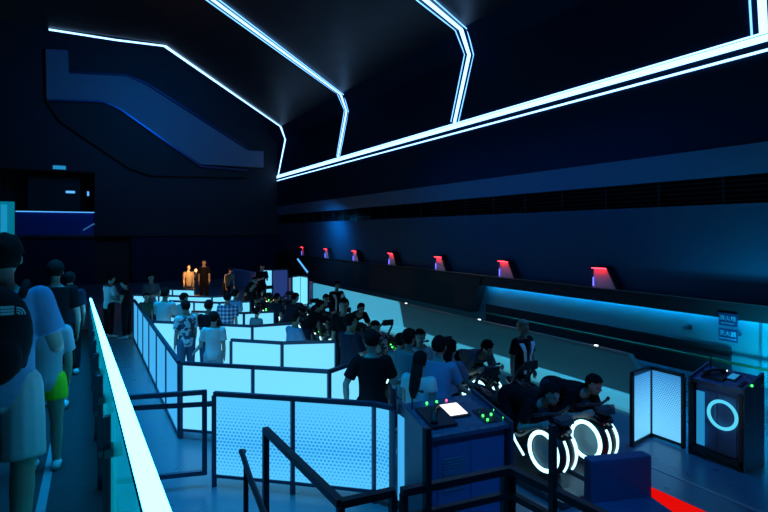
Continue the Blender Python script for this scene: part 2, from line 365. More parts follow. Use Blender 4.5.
# ------------------------------------------------------------------ LED lines
t = thing('light_strip', 'long straight double line of white light along the top of the right wall', 'light strip', (10.98, 16, 6.3))
obj('main_tube', box(B(), (10.965, YN, 6.475), (11.0, 34, 6.60)), M['led'], t)
obj('thin_tube', box(B(), (10.97, YN, 6.625), (11.0, 34, 6.655)), M['led'], t)
obj('lower_tube', box(B(), (10.97, YN, 6.29), (11.0, 34, 6.335)), M['led'], t)
def branch(label, wally, cpts, wide, thin, wallx=10.985, main='led'):
    """ribbon of light: up the wall, over the cove, then along the ceiling"""
    t = thing('light_strip', label, 'light strip', (wallx, wally[0], 6.66), 0, 'branching light lines on the wall and ceiling')
    d0 = V((*cpts[0], 0)) - V((11.0, wally[1], 0)); k = 0.62/abs(d0.x)
    pts = [V((wallx, wally[0], 6.66)), V((wallx, wally[1], ZC-0.62)), V((11.0 + d0.x*k, wally[1] + d0.y*k, ZC-0.018))] + [V((x, y, ZC-0.018)) for x, y in cpts]
    nrm = [V((-1, 0, 0)), V((-1, 0, -1)).normalized()] + [V((0, 0, -1))]*(len(cpts))
    dirs = [(b-a).normalized() for a, b in zip(pts, pts[1:])]
    side = [d.cross(n).normalized() for d, n in zip(dirs, nrm)]
    def run(off, wd, nm, mm):
        bm = B(); rows = []
        for i, p in enumerate(pts):
            a, b = side[max(0, i-1)], side[min(len(side)-1, i)]; m_ = (a+b).normalized(); m_ = m_/max(0.5, m_.dot(a))
            n_ = (nrm[max(0, i-1)] + nrm[min(len(nrm)-1, i)]).normalized()*0.022
            rows.append([bm.verts.new(p + m_*(off-wd/2)), bm.verts.new(p + m_*(off+wd/2)), bm.verts.new(p + m_*(off+wd/2) + n_), bm.verts.new(p + m_*(off-wd/2) + n_)])
        for r0, r1 in zip(rows, rows[1:]):
            for q in range(4): bm.faces.new((r0[q], r0[(q+1) % 4], r1[(q+1) % 4], r1[q]))
        bm.faces.new(rows[0]); bm.faces.new(rows[-1]); obj(nm, bm, M[mm], t)
    run(0, wide, 'main_tube', main)
    if thin:
        run(thin, 0.03, 'thin_tube', 'ledthin'); run(-thin, 0.03, 'thin_tube', 'ledthin')
branch('far left branching light line that ends in a level run over the void', (33.7, 32.3), [(2.39, 19.72), (0.9, 19.9), (-1.0, 19.9)], 0.12, 0, main='led')
branch('second branching light line from the left running across the ceiling', (24.3, 23.3), [(3.16, 15.25), (0.6, 12.6)], 0.10, 0.17)
branch('third branching light line with three bright tubes crossing the ceiling', (14.7, 13.9), [(8.2, 12.3), (5.0, 10.4)], 0.14, 0.21)
branch('short branching light line rising at the right end of the wall', (5.2, 5.3), [(8.3, 3.7), (5.5, 2.0)], 0.14, 0.20)

#BALCONY
t = thing('balcony_railing', 'blue glass balcony railing high on the back wall at far left', 'balcony railing', (-1.7, YB+0.1, 2.72))
obj('glass_panel', box(B(), (-3.2, YB+0.12, 2.8), (0.45, YB+0.15, 4.02)), M['bluglass'], t)
bm = B(); box(bm, (-3.2, YB+0.08, 4.02), (0.45, YB+0.18, 4.07)); obj('top_rail', bm, M['leddim'], t)
bm = B(); box(bm, (-3.95, YB+0.08, 2.72), (0.45, YB+0.18, 2.8)); obj('bottom_rail', bm, M['metal'], t)
t = thing('lit_column', 'glowing cyan glass column at the left end of the balcony', 'light column', (-3.6, YB+0.25, 2.72))
obj('light_core', box(B(), (-3.85, YB+0.2, 2.8), (-3.6, YB+0.4, 4.4)), M['screenblue'], t)
obj('glass_sleeve', box(B(), (-3.92, YB+0.14, 2.72), (-3.28, YB+0.5, 4.55)), M['glass'], t)
t = thing('equipment_cabinet', 'dark equipment cabinet standing behind the balcony glass', 'cabinet', (-1.5, YB+1.4, 2.72))
obj('body', box(B(), (-2.75, YB+1.1, 2.72), (-0.25, YB+1.9, 6.05), 0.03), M['black'], t)
obj('status_light', box(B(), (-0.95, YB+1.08, 5.15), (-0.5, YB+1.11, 5.28)), M['leddim'], t)
tag(obj('wall_lamp', box(B(), (-1.52, YB-0.06, 6.36), (-0.92, YB-0.001, 6.56), 0.01), M['screenblue']), 'small blue rectangular lamp on the dark wall above the balcony', 'lamp')
tag(obj('indicator_lamp', box(B(), (0.1, YB+0.66, 5.0), (0.2, YB+0.72, 5.25)), M['leddim']), 'tiny upright blue lamp at the right of the balcony recess', 'lamp')
tag(obj('light_bar', bar(B(), (-0.1, YB+0.2, 3.05), (0.45, YB+0.2, 3.42), 0.06, 0.07), M['leddim']), 'short slanted blue light bar behind the right end of the balcony glass', 'light strip')

#RAILS
# ================================================================== glass balustrade with lit handrail
t = thing('glass_balustrade', 'glass balustrade on the ramp topped by a glowing white cyan handrail', 'railing', (XR+0.02, 9, 0))
HR = lambda y: 2.445 - 0.0805*y
ys = [0.35 + 1.3*k for k in range(14)]
for a, b in zip(ys, ys[1:]):
    obj('glass_panel', prism(B(), [(XR-0.008, a+0.02, RZ(a)+0.06), (XR-0.008, b-0.02, RZ(b)+0.06), (XR-0.008, b-0.02, HR(b)-0.03), (XR-0.008, a+0.02, HR(a)-0.03)], (0.016, 0, 0)), M['glass'], t)
for y in ys:
    p = obj('post', box(B(), (XR-0.055, y-0.02, RZ(y)-0.02), (XR-0.02, y+0.02, HR(y)-0.16)), M['metal'], t)
    for z in (0.25, 0.62): obj('clamp', box(B(), (XR-0.05, y-0.05, RZ(y)+z-0.02), (XR+0.03, y+0.05, RZ(y)+z+0.02)), M['steel'], p)
h = obj('handrail', prism(B(), [(XR-0.018, 0.3, HR(.3)-0.035), (XR-0.018, 17.6, HR(17.6)-0.035), (XR-0.018, 17.6, HR(17.6)-0.012), (XR-0.018, 0.3, HR(.3)-0.012)], (0.05, 0, 0)), M['steel'], t)
obj('light_strip', prism(B(), [(XR-0.017, 0.3, HR(.3)-0.012), (XR-0.017, 17.6, HR(17.6)-0.012), (XR-0.017, 17.6, HR(17.6)+0.008), (XR-0.017, 0.3, HR(.3)+0.008)], (0.048, 0, 0)), M['ledrail'], h)

# ================================================================== queue fences
def fence(name, label, cat, pts, pm, per=1.3, ztop=1.10, zbot=0.145, group=None, post=0.05, railm='metal'):
    c = sum((V((x, y, 0)) for x, y in pts), V())/len(pts)
    t = thing(name, label, cat, c, 0, group)
    for i, (a, b) in enumerate(zip(pts, pts[1:])):
        a2, b2 = V((*a, 0)), V((*b, 0)); L = (b2-a2).length; n = max(1, round(L/per)); d = (b2-a2)/n
        obj('top_rail', bar(B(), (a[0], a[1], ztop-0.025), (b[0], b[1], ztop-0.025), 0.055, 0.05), M[railm], t)
        obj('bottom_rail', bar(B(), (a[0], a[1], zbot-0.02), (b[0], b[1], zbot-0.02), 0.035, 0.035), M[railm], t)
        for k in range(n):
            p, q = a2 + d*k, a2 + d*(k+1); u = d.normalized()*0.03
            obj('panel', quad_uv(B(), p+u, q-u, zbot, ztop-0.05), M[pm], t)
            if k or i == 0 or True:
                obj('post', box(B(), (p.x-post/2, p.y-post/2, 0), (p.x+post/2, p.y+post/2, ztop-0.05)), M[railm], t)
    e = pts[-1]
    obj('post', box(B(), (e[0]-post/2, e[1]-post/2, 0), (e[0]+post/2, e[1]+post/2, ztop-0.05)), M[railm], t)
    return t
G = 'glowing queue fences'
fence('queue_fence', 'nearest glowing queue fence with a honeycomb dot print and dark posts', 'fence', [(1.307, 6.37), (2.04, 5.75), (2.75, 5.13), (2.86, 4.93)], 'paneldot', 0.95, group=G)
fence('queue_fence', 'long glowing side fence of pale blue panels beside the ramp lane', 'fence', [(1.18, 16.2), (1.18, 8.13)], 'panelside', 1.33, 1.10, 0.06, group=G)
fence('queue_fence', 'second glowing queue fence, joined at a corner to the long side fence', 'fence', [(1.20, 8.08), (2.86, 6.62), (3.75, 7.08)], 'panel', 1.1, group=G)
fence('queue_fence', 'short glowing queue fence with a free left end, just behind the second fence', 'fence', [(2.215, 9.39), (2.9, 8.71), (3.75, 8.38)], 'panel', 1.0, group=G)
fence('queue_fence', 'glowing queue fence behind the boy in the white tee', 'fence', [(1.24, 12.1), (2.9, 10.55), (3.8, 10.45)], 'panel', 1.1, group=G)
fence('queue_fence', 'glowing queue fence behind the plaid shirt, with a free left end', 'fence', [(2.2, 13.2), (3.2, 12.35), (3.9, 12.25)], 'panel', 1.0, group=G)
fence('queue_fence', 'third glowing queue fence from the back of the hall', 'fence', [(2.0, 15.5), (3.1, 14.45), (3.9, 14.35)], 'panel', 1.0, group=G)
fence('queue_fence', 'second glowing queue fence from the back of the hall', 'fence', [(1.24, 17.5), (3.2, 15.9), (3.9, 15.9)], 'panel', 0.9, group=G)
fence('queue_fence', 'farthest small glowing queue fence at the back of the queue', 'fence', [(1.9, 19.2), (3.1, 18.1)], 'panel', 0.8, group=G)
# open gate frame between ramp and nearest fence
t = thing('gate', 'open metal gate frame between the ramp and the nearest queue fence', 'gate', (0.7, 6.55, 0))
obj('frame', (lambda b: (bar(b, (0.23, 6.7, 1.09), (1.21, 6.43, 1.09), 0.05, 0.05), bar(b, (0.23, 6.7, 0.16), (1.21, 6.43, 0.16), 0.05, 0.05), bar(b, (1.21, 6.43, 0.135), (1.21, 6.43, 1.115), 0.05, 0.05), bar(b, (0.23, 6.7, 0), (0.23, 6.7, 1.115), 0.05, 0.05), b)[-1])(B()), M['metal'], t)
obj('middle_rail', bar(B(), (0.23, 6.7, 0.97), (1.21, 6.43, 0.95), 0.035, 0.05), M['metal'], t)
obj('latch', box(B(), (1.235, 6.37, 0.93), (1.285, 6.43, 0.98)), M['steel'], t)
obj('hinge', box(B(), (0.19, 6.68, 0.3), (0.23, 6.74, 0.36)), M['steel'], t)

# ================================================================== stair guard rails in front
t = thing('handrail', 'dark square handrail running from mid floor to the front guard rail', 'handrail', (1.57, 4.3, 0))
obj('rail', bar(B(), (1.55, 5.17, 1.0), (1.60, 3.5, 1.0), 0.06, 0.055), M['rail'], t)
obj('post', box(B(), (1.522, 5.12, 0), (1.578, 5.176, 0.98)), M['rail'], t)
t = thing('handrail', 'short thin handrail with a bent end, left of the square handrail', 'handrail', (1.15, 4.3, 0))
obj('rail', tube(B(), [(1.25, 4.82, 0.97), (1.21, 4.76, 1.0), (1.20, 4.65, 1.0), (1.14, 4.2, 1.0), (1.08, 3.6, 1.0)], 0.024), M['rail'], t)
obj('post', tube(B(), [(1.185, 4.5, 0), (1.185, 4.5, 0.99)], 0.022), M['rail'], t)
obj('post', tube(B(), [(1.09, 3.7, 0), (1.09, 3.7, 0.99)], 0.022), M['rail'], t)
t = thing('guard_rail', 'dark two-bar guard rail across the bottom of the picture before the console', 'guard rail', (2.3, 3.4, 0))
obj('top_rail', bar(B(), (1.60, 3.50, 1.0), (2.03, 3.47, 0.995), 0.06, 0.055), M['rail'], t)
obj('top_rail', bar(B(), (2.07, 3.43, 1.0), (3.02, 3.32, 1.0), 0.06, 0.055), M['rail'], t)
obj('middle_rail', bar(B(), (2.07, 3.43, 0.80), (3.02, 3.32, 0.80), 0.05, 0.05), M['rail'], t)
obj('top_rail', bar(B(), (3.04, 3.34, 1.0), (3.12, 2.4, 1.0), 0.06, 0.055), M['rail'], t)
obj('middle_rail', bar(B(), (3.04, 3.34, 0.80), (3.12, 2.4, 0.80), 0.05, 0.05), M['rail'], t)
for x, y, z in ((1.6, 3.5, .98), (2.02, 3.47, .97), (2.09, 3.43, .98), (2.99, 3.33, .98), (3.05, 3.31, .98), (3.11, 2.5, .98)):
    obj('post', box(B(), (x-0.025, y-0.025, 0), (x+0.025, y+0.025, z)), M['rail'], t)
obj('tall_post', box(B(), (2.245, 3.36, 0), (2.295, 3.41, 1.46)), M['rail'], t)
obj('tall_post', box(B(), (3.045, 2.86, 0), (3.09, 2.905, 1.50)), M['rail'], t)

# ================================================================== operator consoles
def console(label, loc, rz, L, D, ring=False):
    """desk with a tilted top; local x along its length, local y to the back, front face towards -y"""
    t = thing('control_console', label, 'control console', loc, rz)
    O = lambda n, b, m, p=t, s=False: obj(n, b, M[m], p, world=False, smooth=s)
    h = L/2
    bm = B(); prism(bm, [(-h+0.03, 0.03, 0.06), (-h+0.03, D-0.03, 0.06), (-h+0.03, D-0.03, 1.08), (-h+0.03, 0.03, 0.96)], (L-0.06, 0, 0)); body = O('body', bm, 'console')
    O('plinth', box(B(), (-h+0.06, 0.06, 0), (h-0.06, D-0.06, 0.06)), 'rail')
    top = prism(B(), [(-h, -0.02, 0.96), (-h, D+0.02, 1.085), (-h, D+0.02, 1.12), (-h, -0.02, 1.0)], (L, 0, 0)); top = O('top', top, 'consoletop')
    # tilt helpers: a point on the top plane
    sl = (1.12-1.0)/(D+0.04); P = lambda x, y, up=0: V((x, y, 1.0 + (y+0.02)*sl + up))
    def slab(x0, x1, y0, y1, th): return prism(B(), [P(x0, y0), P(x1, y0), P(x1, y1), P(x0, y1)], (0, 0, th))
    for xx in (-h-0.03, h): O('end_cheek', prism(B(), [(xx, -0.05, 0), (xx, D+0.05, 0), (xx, D+0.05, 1.17), (xx, -0.05, 1.03)], (0.03, 0, 0)), 'metal')
    s = O('screen_bezel', slab(-0.12, 0.15, D*0.36, D*0.80, 0.02), 'rail'); O('screen', slab(-0.10, 0.13, D*0.40, D*0.76, 0.024), 'screenblue' if ring else 'screen', s)
    O('button_plate', slab(0.22, h-0.04, D*0.08, D*0.5, 0.012), 'rail')
    for k in range(9):
        c = P(0.26 + (k % 3)*0.10, D*(0.14 + 0.13*(k//3)), 0.018)
        bm = B(); bmesh.ops.create_cone(bm, cap_ends=True, segments=10, radius1=0.012, radius2=0.010, depth=0.022); bmesh.ops.translate(bm, verts=bm.verts, vec=c)
        O('button', bm, 'green' if k in ((4,) if ring else (0, 2, 3, 4, 8)) else 'bikegrey')
    for k in range(3):
        c = P(-0.18+k*0.12, D*0.9, 0.015); bm = B(); bmesh.ops.create_cone(bm, cap_ends=True, segments=8, radius1=0.012, radius2=0.010, depth=0.02); bmesh.ops.translate(bm, verts=bm.verts, vec=c); O('button', bm, ('white' if k == 1 else 'bikegrey') if ring else 'green' if k < 2 else 'pink')
    # telephone handset and microphone on the left of the desk
    hs = O('handset', tube(B(), [P(-h+0.12, D*0.2, 0.05), P(-h+0.17, D*0.38, 0.085), P(-h+0.23, D*0.52, 0.085), P(-h+0.30, D*0.66, 0.05)], [0.035, 0.022, 0.022, 0.035]), 'rubber', t, True)
    O('handset_cradle', slab(-h+0.08, -h+0.36, D*0.14, D*0.74, 0.035), 'rail')
    O('microphone', tube(B(), [P(-h+0.07, D*0.82), P(-h+0.07, D*0.82, 0.12), P(-h+0.10, D*0.70, 0.22), P(-h+0.12, D*0.6, 0.24)], [0.01, 0.008, 0.008, 0.018]), 'rubber', t, True)
    # front: door panel, louvred vent
    bm = B(); box(bm, (-h+0.10, 0.018, 0.12), (-0.02, 0.03, 0.88)); O('door', bm, 'console')
    bm = B(); box(bm, (0.02, 0.018, 0.12), (h-0.10, 0.03, 0.88)); O('door', bm, 'console')
    bm = B()
    for k in range(11): box(bm, (-h+0.14, 0.004, 0.44+k*0.03), (-0.06, 0.02, 0.455+k*0.03))
    O('vent_grille', bm, 'wallpale')
    return t
c1 = console('large blue black operator console with a bright white screen behind the guard rail', (3.31, 4.17, 0), -math.radians(6), 0.90, 0.64)
# lit end sheet of the near console
obj('light_panel', quad_uv(B(), (-0.488, 0.50), (-0.488, 0.64), 0.12, 1.02, 0.012), M['panelside'], c1, world=False)
c2 = console('smaller operator console on the far platform with a lit cyan ring on its side', (7.08, 3.89, 0), -PI/2, 0.64, 0.36, True)
# its glazed front sheet and ring face the train
bm = B(); tube(bm, [(0.08 + 0.17*math.cos(a), -0.035, 0.63 + 0.17*math.sin(a)) for a in [2*PI*k/40 for k in range(40)]], 0.021, 8, True)
obj('light_ring', bm, M['ringc'], c2, world=False, smooth=True)
obj('light_panel', box(B(), (-0.25, -0.03, 0.16), (-0.15, -0.018, 0.86)), M['screenblue'], c2, world=False)
obj('front_frame', (lambda b: (box(b, (-0.33, -0.06, 0.0), (-0.285, -0.02, 0.95)), box(b, (0.285, -0.06, 0), (0.33, -0.02, 0.95)), box(b, (-0.33, -0.06, 0.05), (0.33, -0.02, 0.12)), b)[-1])(B()), M['rail'], c2, world=False)

# ================================================================== far platform
G2 = 'glowing fences on the far platform'
fence('platform_fence', 'glowing two-sheet fence beside the far console', 'fence', [(6.56, 4.74), (7.12, 4.84), (7.12, 4.36)], 'panelright', 0.9, 1.02, 0.06, G2, 0.045, 'rail')
fence('platform_fence', 'narrow glowing fence beyond the standing staff member under the blue light bar', 'fence', [(6.75, 19.1), (7.2, 19.4), (7.2, 18.6)], 'panel', 0.9, 1.3, 0.06, G2, 0.045, 'rail')
t = fence('platform_fence', 'farthest platform fence with one pale and one violet sheet', 'fence', [(6.6, 22.6), (7.0, 22.3), (7.7, 22.3)], 'panel', 0.9, 1.35, 0.06, G2, 0.045, 'rail')
for o in t.children:
    if o.name.startswith('panel') and o == [c for c in t.children if c.name.startswith('panel')][-1]: o.data.materials[0] = M['panelviolet']
# bent blue light bar on its pole
t = thing('light_bar', 'bent thin blue light bar at the far end of the right ledge', 'light strip', (9.2, 23.8, 0))
obj('slanted_tube', bar(B(), (9.6, 26.3, 1.55), (9.2, 23.8, 1.02), 0.06, 0.06), M['leddim'], t)
obj('upright_tube', bar(B(), (9.2, 23.8, 0.0), (9.2, 23.8, 1.05), 0.05, 0.05), M['metal'], t)
# barrier along the track
XB = 8.35
t = thing('track_barrier', 'long grey barrier wall beside the track with a slanted near end', 'barrier', (XB, 9, 0))
obj('wall_sheet', prism(B(), [(XB, 5.65, 0.20), (XB, 6.1, 0.79), (XB, 13.95, 0.79), (XB, 13.7, 0.10), (XB, 5.65, 0.10)], (0.12, 0, 0)), M['barrier'], t)
obj('top_rail', bar(B(), (XB+0.02, 6.1, 0.80), (XB+0.02, 14.0, 0.80), 0.06, 0.03), M['steel'], t)
obj('light_strip', box(B(), (XB+0.02, 5.7, 0.085), (XB+0.05, 13.6, 0.1)), M['kerbfill'], t)  # glowing strip added under the lip to light the kerb, no source seen
for y in (6.8, 10.2, 13.6): obj('cap_light', box(B(), (XB, y-0.03, 0.815), (XB+0.04, y+0.03, 0.83)), M['white'], t)
lb = obj('barrier_painted_glow', prism(B(), [(XB, 13.76, 0.07), (XB, 14.02, 0.80), (XB, 21.0, 0.80), (XB, 21.0, 0.07)], (0.10, 0, 0)), M['panelbar'])
obj('step_painted_glow', box(B(), (7.75, 13.72, 0), (XB+0.1, 21, 0.06)), M['panelbar'], lb)  # step shares the painted-in glow of the barrier
tag(lb, 'cyan stretch of the track barrier with painted-in light, behind the far bikes', 'barrier')
tag(obj('pale_kerb', box(B(), (7.75, 5.5, 0), (XB+0.1, 13.7, 0.05)), M['kerb']), 'pale kerb with painted-in glow at the foot of the grey barrier', 'kerb')
tag(obj('far_barrier', prism(B(), [(XB, 21.2, 0.05), (XB, 21.2, 0.85), (6.9, 30.0, 0.95), (6.9, 30.0, 0.05)], (0.10, 0.03, 0)), mat('lavender_barrier', (0.42, 0.36, 0.55), 0.8)), 'dim lavender barrier behind the far end of the train', 'barrier')
# edge line of the platform and red track light
struct(obj('trim_12', box(B(), (6.18, YN+0.5, 0), (6.22, 22, 0.006)), M['strip']), 'thin pale edge line on the far platform floor', 'floor strip')
tag(obj('floor_light', box(B(), (5.10, 2.3, 0), (5.66, 3.9, 0.03), 0.005), M['redfloor']), 'bright red light panel set in the floor beside the navy bench', 'floor light')
# navy bench
t = thing('bench', 'navy padded bench with an upright back, in front of the bikes', 'bench', (4.37, 3.26, 0), -0.30)
obj('base', box(B(), (-0.30, -0.62, 0), (0.30, 0.12, 0.36), 0.01), M['console'], t, world=False)
obj('seat', box(B(), (-0.32, -0.64, 0.36), (0.32, 0.05, 0.45), 0.03), M['bench'], t, world=False)
obj('backrest', box(B(), (-0.32, 0.0, 0.36), (0.32, 0.13, 0.84), 0.03), M['bench'], t, world=False)

# wall signs
def sign(z, top, bottom, label, yc=5.8):
    t = thing('wall_sign', label, 'sign', (10.915, yc, z-0.125), -PI/2, None)
    obj('plate', box(B(), (-0.175, 0, 0), (0.175, 0.02, 0.25), 0.004), M['signblue'], t, world=False)
    for txt, size, zz in ((top, 0.105, 0.115), (bottom, 0.036, 0.04)):
        cu = bpy.data.curves.new('text', 'FONT'); cu.body = txt; cu.size = size; cu.align_x = 'CENTER'; cu.extrude = 0.001
        to = bpy.data.objects.new('text', cu); COL.objects.link(to); bpy.context.view_layer.update()
        me = bpy.data.meshes.new_from_object(to.evaluated_get(bpy.context.evaluated_depsgraph_get())); bpy.data.objects.remove(to)
        me.transform(Matrix.Translation((0, -0.003, zz)) @ Matrix.Rotation(PI/2, 4, 'X')); me.materials.clear(); me.materials.append(M['signtext'])
        o = bpy.data.objects.new('lettering', me); COL.objects.link(o); o.parent = t
    bm = B(); box(bm, (-0.1, 0.02, 0.1), (-0.06, 0.3, 0.14)); box(bm, (0.06, 0.02, 0.1), (0.1, 0.3, 0.14)); obj('bracket', bm, M['rail'], t, world=False)
    return t
sign(1.245, '消火栓', 'FIRE HYDRANT', 'upper of the two small navy signs on the right wall')
sign(0.945, '灭火器', 'FIRE EXTINGUISHER', 'lower of the two small navy signs on the right wall')
t = thing('security_camera', 'small dark camera fixture on the lower right wall', 'camera', (11.2, 6.75, 0.9))
obj('mount', box(B(), (11.2, 6.7, 0.88), (11.25, 6.8, 0.98)), M['rail'], t); obj('housing', tube(B(), [(11.22, 6.75, 0.95), (11.0, 6.72, 0.93)], 0.045, 12), M['rail'], t); obj('lens', tube(B(), [(11.0, 6.72, 0.93), (10.985, 6.718, 0.928)], 0.03, 12), M['steel'], t)

# red-lit fins along the ledge
NM = ['nearest and largest red lit fin lamp on the right ledge', 'second nearest red fin lamp on the right ledge', 'third fin lamp from the right along the ledge', 'middle fin lamp of the seven on the ledge',
      'third fin lamp from the far end of the ledge', 'second farthest red fin lamp on the ledge', 'farthest red fin lamp at the left end of the ledge']
def fin():
    t = thing('fin_lamp', NM[0], 'lamp', (11.1, 8.7, 1.57), 0, 'red fin lamps along the ledge')
    O = lambda n, b, m: obj(n, b, M[m], t, world=False)
    # local: y along the wall, face towards -x; far edge (+y) upright, near edge slanted
    bm = B(); prism(bm, [(0.02, 0.32, 0), (0.02, 0.32, 0.52), (0.02, -0.12, 0.52), (0.02, -0.40, 0)], (0.12, 0, 0)); O('housing', bm, 'rail')
    bm = B(); prism(bm, [(-0.09, 0.34, 0.50), (-0.09, 0.34, 0.55), (-0.09, -0.16, 0.55), (-0.09, -0.13, 0.50)], (0.22, 0, 0)); O('hood', bm, 'rail')
    bm = B(); prism(bm, [(-0.09, -0.13, 0.50), (-0.09, -0.17, 0.50), (-0.09, -0.45, 0.0), (-0.09, -0.40, 0.0)], (0.22, 0, 0)); O('side_cheek', bm, 'rail')
    bm = B(); prism(bm, [(0.0, 0.31, 0.01), (0.0, 0.31, 0.50), (0.0, -0.12, 0.50), (0.0, -0.38, 0.01)], (0.02, 0, 0)); O('face', bm, 'hose')
    O('red_tube', box(B(), (-0.085, -0.10, 0.485), (-0.05, 0.31, 0.498)), 'redled')
    O('blue_tube', box(B(), (-0.03, 0.30, 0.04), (-0.01, 0.315, 0.26)), 'blueled')
    return t
f0 = fin()
for k, y in enumerate((8.75, 12.2, 15.6, 19.0, 22.4, 25.8, 29.3)):
    f = f0 if k == 0 else copy_tree(f0)
    f.location = (11.06, y, 1.57); f['label'] = NM[k]

#BIKES
# ================================================================== light bikes
def wheel(parent, y, r=0.262, zc=0.45, wd=0.27):
    h = wd/2
    wobj = obj('wheel', lathe_x(B(), [(-h, 0.10), (-h, r-0.085), (-h-0.012, r-0.08), (-h-0.012, r-0.045), (-h+0.01, r-0.02), (-h+0.05, r), (h-0.05, r), (h-0.01, r-0.02), (h+0.012, r-0.045), (h+0.012, r-0.08), (h, r-0.085), (h, 0.10)], (0, y, zc)), M['rubber'], parent, world=False, smooth='auto')
    for sx in (-1, 1):
        bm = B(); R = r-0.052
        tube(bm, [(sx*(h+0.012), y + R*math.cos(2*PI*k/48), zc + R*math.sin(2*PI*k/48)) for k in range(48)], 0.024, 8, True)
        obj('light_ring' if y < 0.6 else 'rim_ring', bm, M['ring' if y < 0.6 else 'bikegrey'], wobj, world=False, smooth=True)
        obj('hub_disc', lathe_x(B(), [(sx*(h-0.02), R-0.02), (sx*(h+0.004), R-0.03), (sx*(h+0.006), 0.05), (sx*(h+0.014), 0.03), (sx*(h+0.014), 0.008)], (0, y, zc)), M['hub'], wobj, world=False, smooth='auto')
    for xx in ((-0.045, 0.085) if y < 0.6 else ()):
        bm = B(); s = -1 if y < 0.6 else 1
        tube(bm, [(xx, y + s*(r+0.004)*math.cos(a), zc + (r+0.004)*math.sin(a)) for a in [-0.68+1.36*k/14 for k in range(15)]], 0.015, 8)
        obj('light_arc', bm, M['ring'], wobj, world=False, smooth=True)
    return wobj
def make_bike():
    t = thing('light_bike', 'x', 'ride bike', (0, 0, 0), 0, 'light bikes of the ride train')
    O = lambda n, b, m, p=t, s=False: obj(n, b, M[m], p, world=False, smooth=s)
    O('deck', box(B(), (-0.30, -0.42, 0.0), (0.30, 1.56, 0.09), 0.02), 'bikegrey')
    for yy in (0.0, 1.22): O('axle_mount', prism(B(), [(-0.05, yy-0.2, 0.09), (-0.05, yy+0.2, 0.09), (-0.05, yy+0.06, 0.17), (-0.05, yy-0.06, 0.17)], (0.10, 0, 0)), 'bikegrey')
    wheel(t, 0.0); wheel(t, 1.22)
    # fairing: rings of an oval section along the spine, over both wheels
    secs = [(-0.20, 0.70, 0.10, 0.05), (-0.05, 0.76, 0.15, 0.08), (0.18, 0.74, 0.17, 0.14), (0.42, 0.58, 0.165, 0.22), (0.62, 0.52, 0.16, 0.24), (0.85, 0.60, 0.165, 0.19), (1.10, 0.76, 0.17, 0.08), (1.35, 0.80, 0.13, 0.06), (1.5, 0.82, 0.06, 0.03)]
    bm = B(); rings = []
    for y, z, a, b in secs: rings.append([bm.verts.new((a*math.cos(2*PI*k/20), y, z + b*math.sin(2*PI*k/20))) for k in range(20)])
    for i in range(len(secs)-1):
        for k in range(20): bm.faces.new((rings[i][k], rings[i][(k+1) % 20], rings[i+1][(k+1) % 20], rings[i+1][k]))
    bm.faces.new(rings[0]); bm.faces.new(rings[-1])
    O('fairing', bm, 'bike', t, True)
    for sx in (-1, 1): O('side_light', tube(B(), [(sx*0.155, 0.30, 0.30), (sx*0.178, 0.42, 0.44), (sx*0.175, 0.52, 0.58), (sx*0.155, 0.62, 0.66)], 0.014, 6), 'ring')
    O('seat_pad', (lambda b: (ellipsoid(b, (0, 0.82, 0.78), (0.13, 0.34, 0.045)), b)[1])(B()), 'pad', t, True)
    O('chest_pad', (lambda b: (ellipsoid(b, (0, 0.28, 0.86), (0.12, 0.2, 0.05)), b)[1])(B()), 'pad', t, True)
    O('windscreen', prism(B(), [(-0.12, -0.14, 0.82), (0.12, -0.14, 0.82), (0.09, -0.24, 0.80), (-0.09, -0.24, 0.80)], (0, 0.03, 0.05)), 'bikegrey')
    hb = O('handlebar', tube(B(), [(-0.28, 0.015, 0.883), (-0.16, -0.06, 0.90), (0, -0.09, 0.88), (0.16, -0.06, 0.90), (0.28, 0.015, 0.883)], 0.016, 8), 'bikegrey', t, True)
    for sx in (-1, 1): O('grip', tube(B(), [(sx*0.20, -0.035, 0.893), (sx*0.28, 0.015, 0.883)], 0.022, 8), 'rubber', hb, True)
    bk = O('back_restraint', tube(B(), [(-0.13, 1.30, 0.80), (-0.15, 1.16, 1.0), (-0.10, 1.06, 1.12), (0.10, 1.06, 1.12), (0.15, 1.16, 1.0), (0.13, 1.30, 0.80)], 0.022, 8), 'bikegrey', t, True)
    O('back_pad', box(B(), (-0.12, 1.03, 1.04), (0.12, 1.08, 1.16), 0.02), 'pad', bk)
    for k, (x, y, z, mm) in enumerate(((-0.165, 0.60, 0.70, 'green'), (-0.15, 0.68, 0.73, 'green'), (-0.172, 0.86, 0.66, 'white'))):
        O('indicator_light', (lambda b: (ellipsoid(b, (x, y, z), (0.017, 0.02, 0.017), None, 8, 6), b)[1])(B()), mm)
    for sx in (-1, 1): O('foot_peg', box(B(), (sx*0.19-0.05, 1.24, 0.50), (sx*0.19+0.05, 1.42, 0.53)), 'rubber')
    return t
ROWW = ['front', 'second', 'third', 'fourth', 'fifth', 'sixth', 'seventh']
bk0 = make_bike(); BIKES = {}
for r in range(7):
    for s, (x, sd) in enumerate(((4.70, 'queue side'), (5.40, 'far side'))):
        b = bk0 if (r, s) == (0, 0) else copy_tree(bk0)
        b.location = (x, 4.42 + 2.0*r, 0.0)
        b['label'] = '%s bike of the %s pair in the train, black with white light rings' % (('queue side', 'far side')[s], ROWW[r] if r else 'nearest')

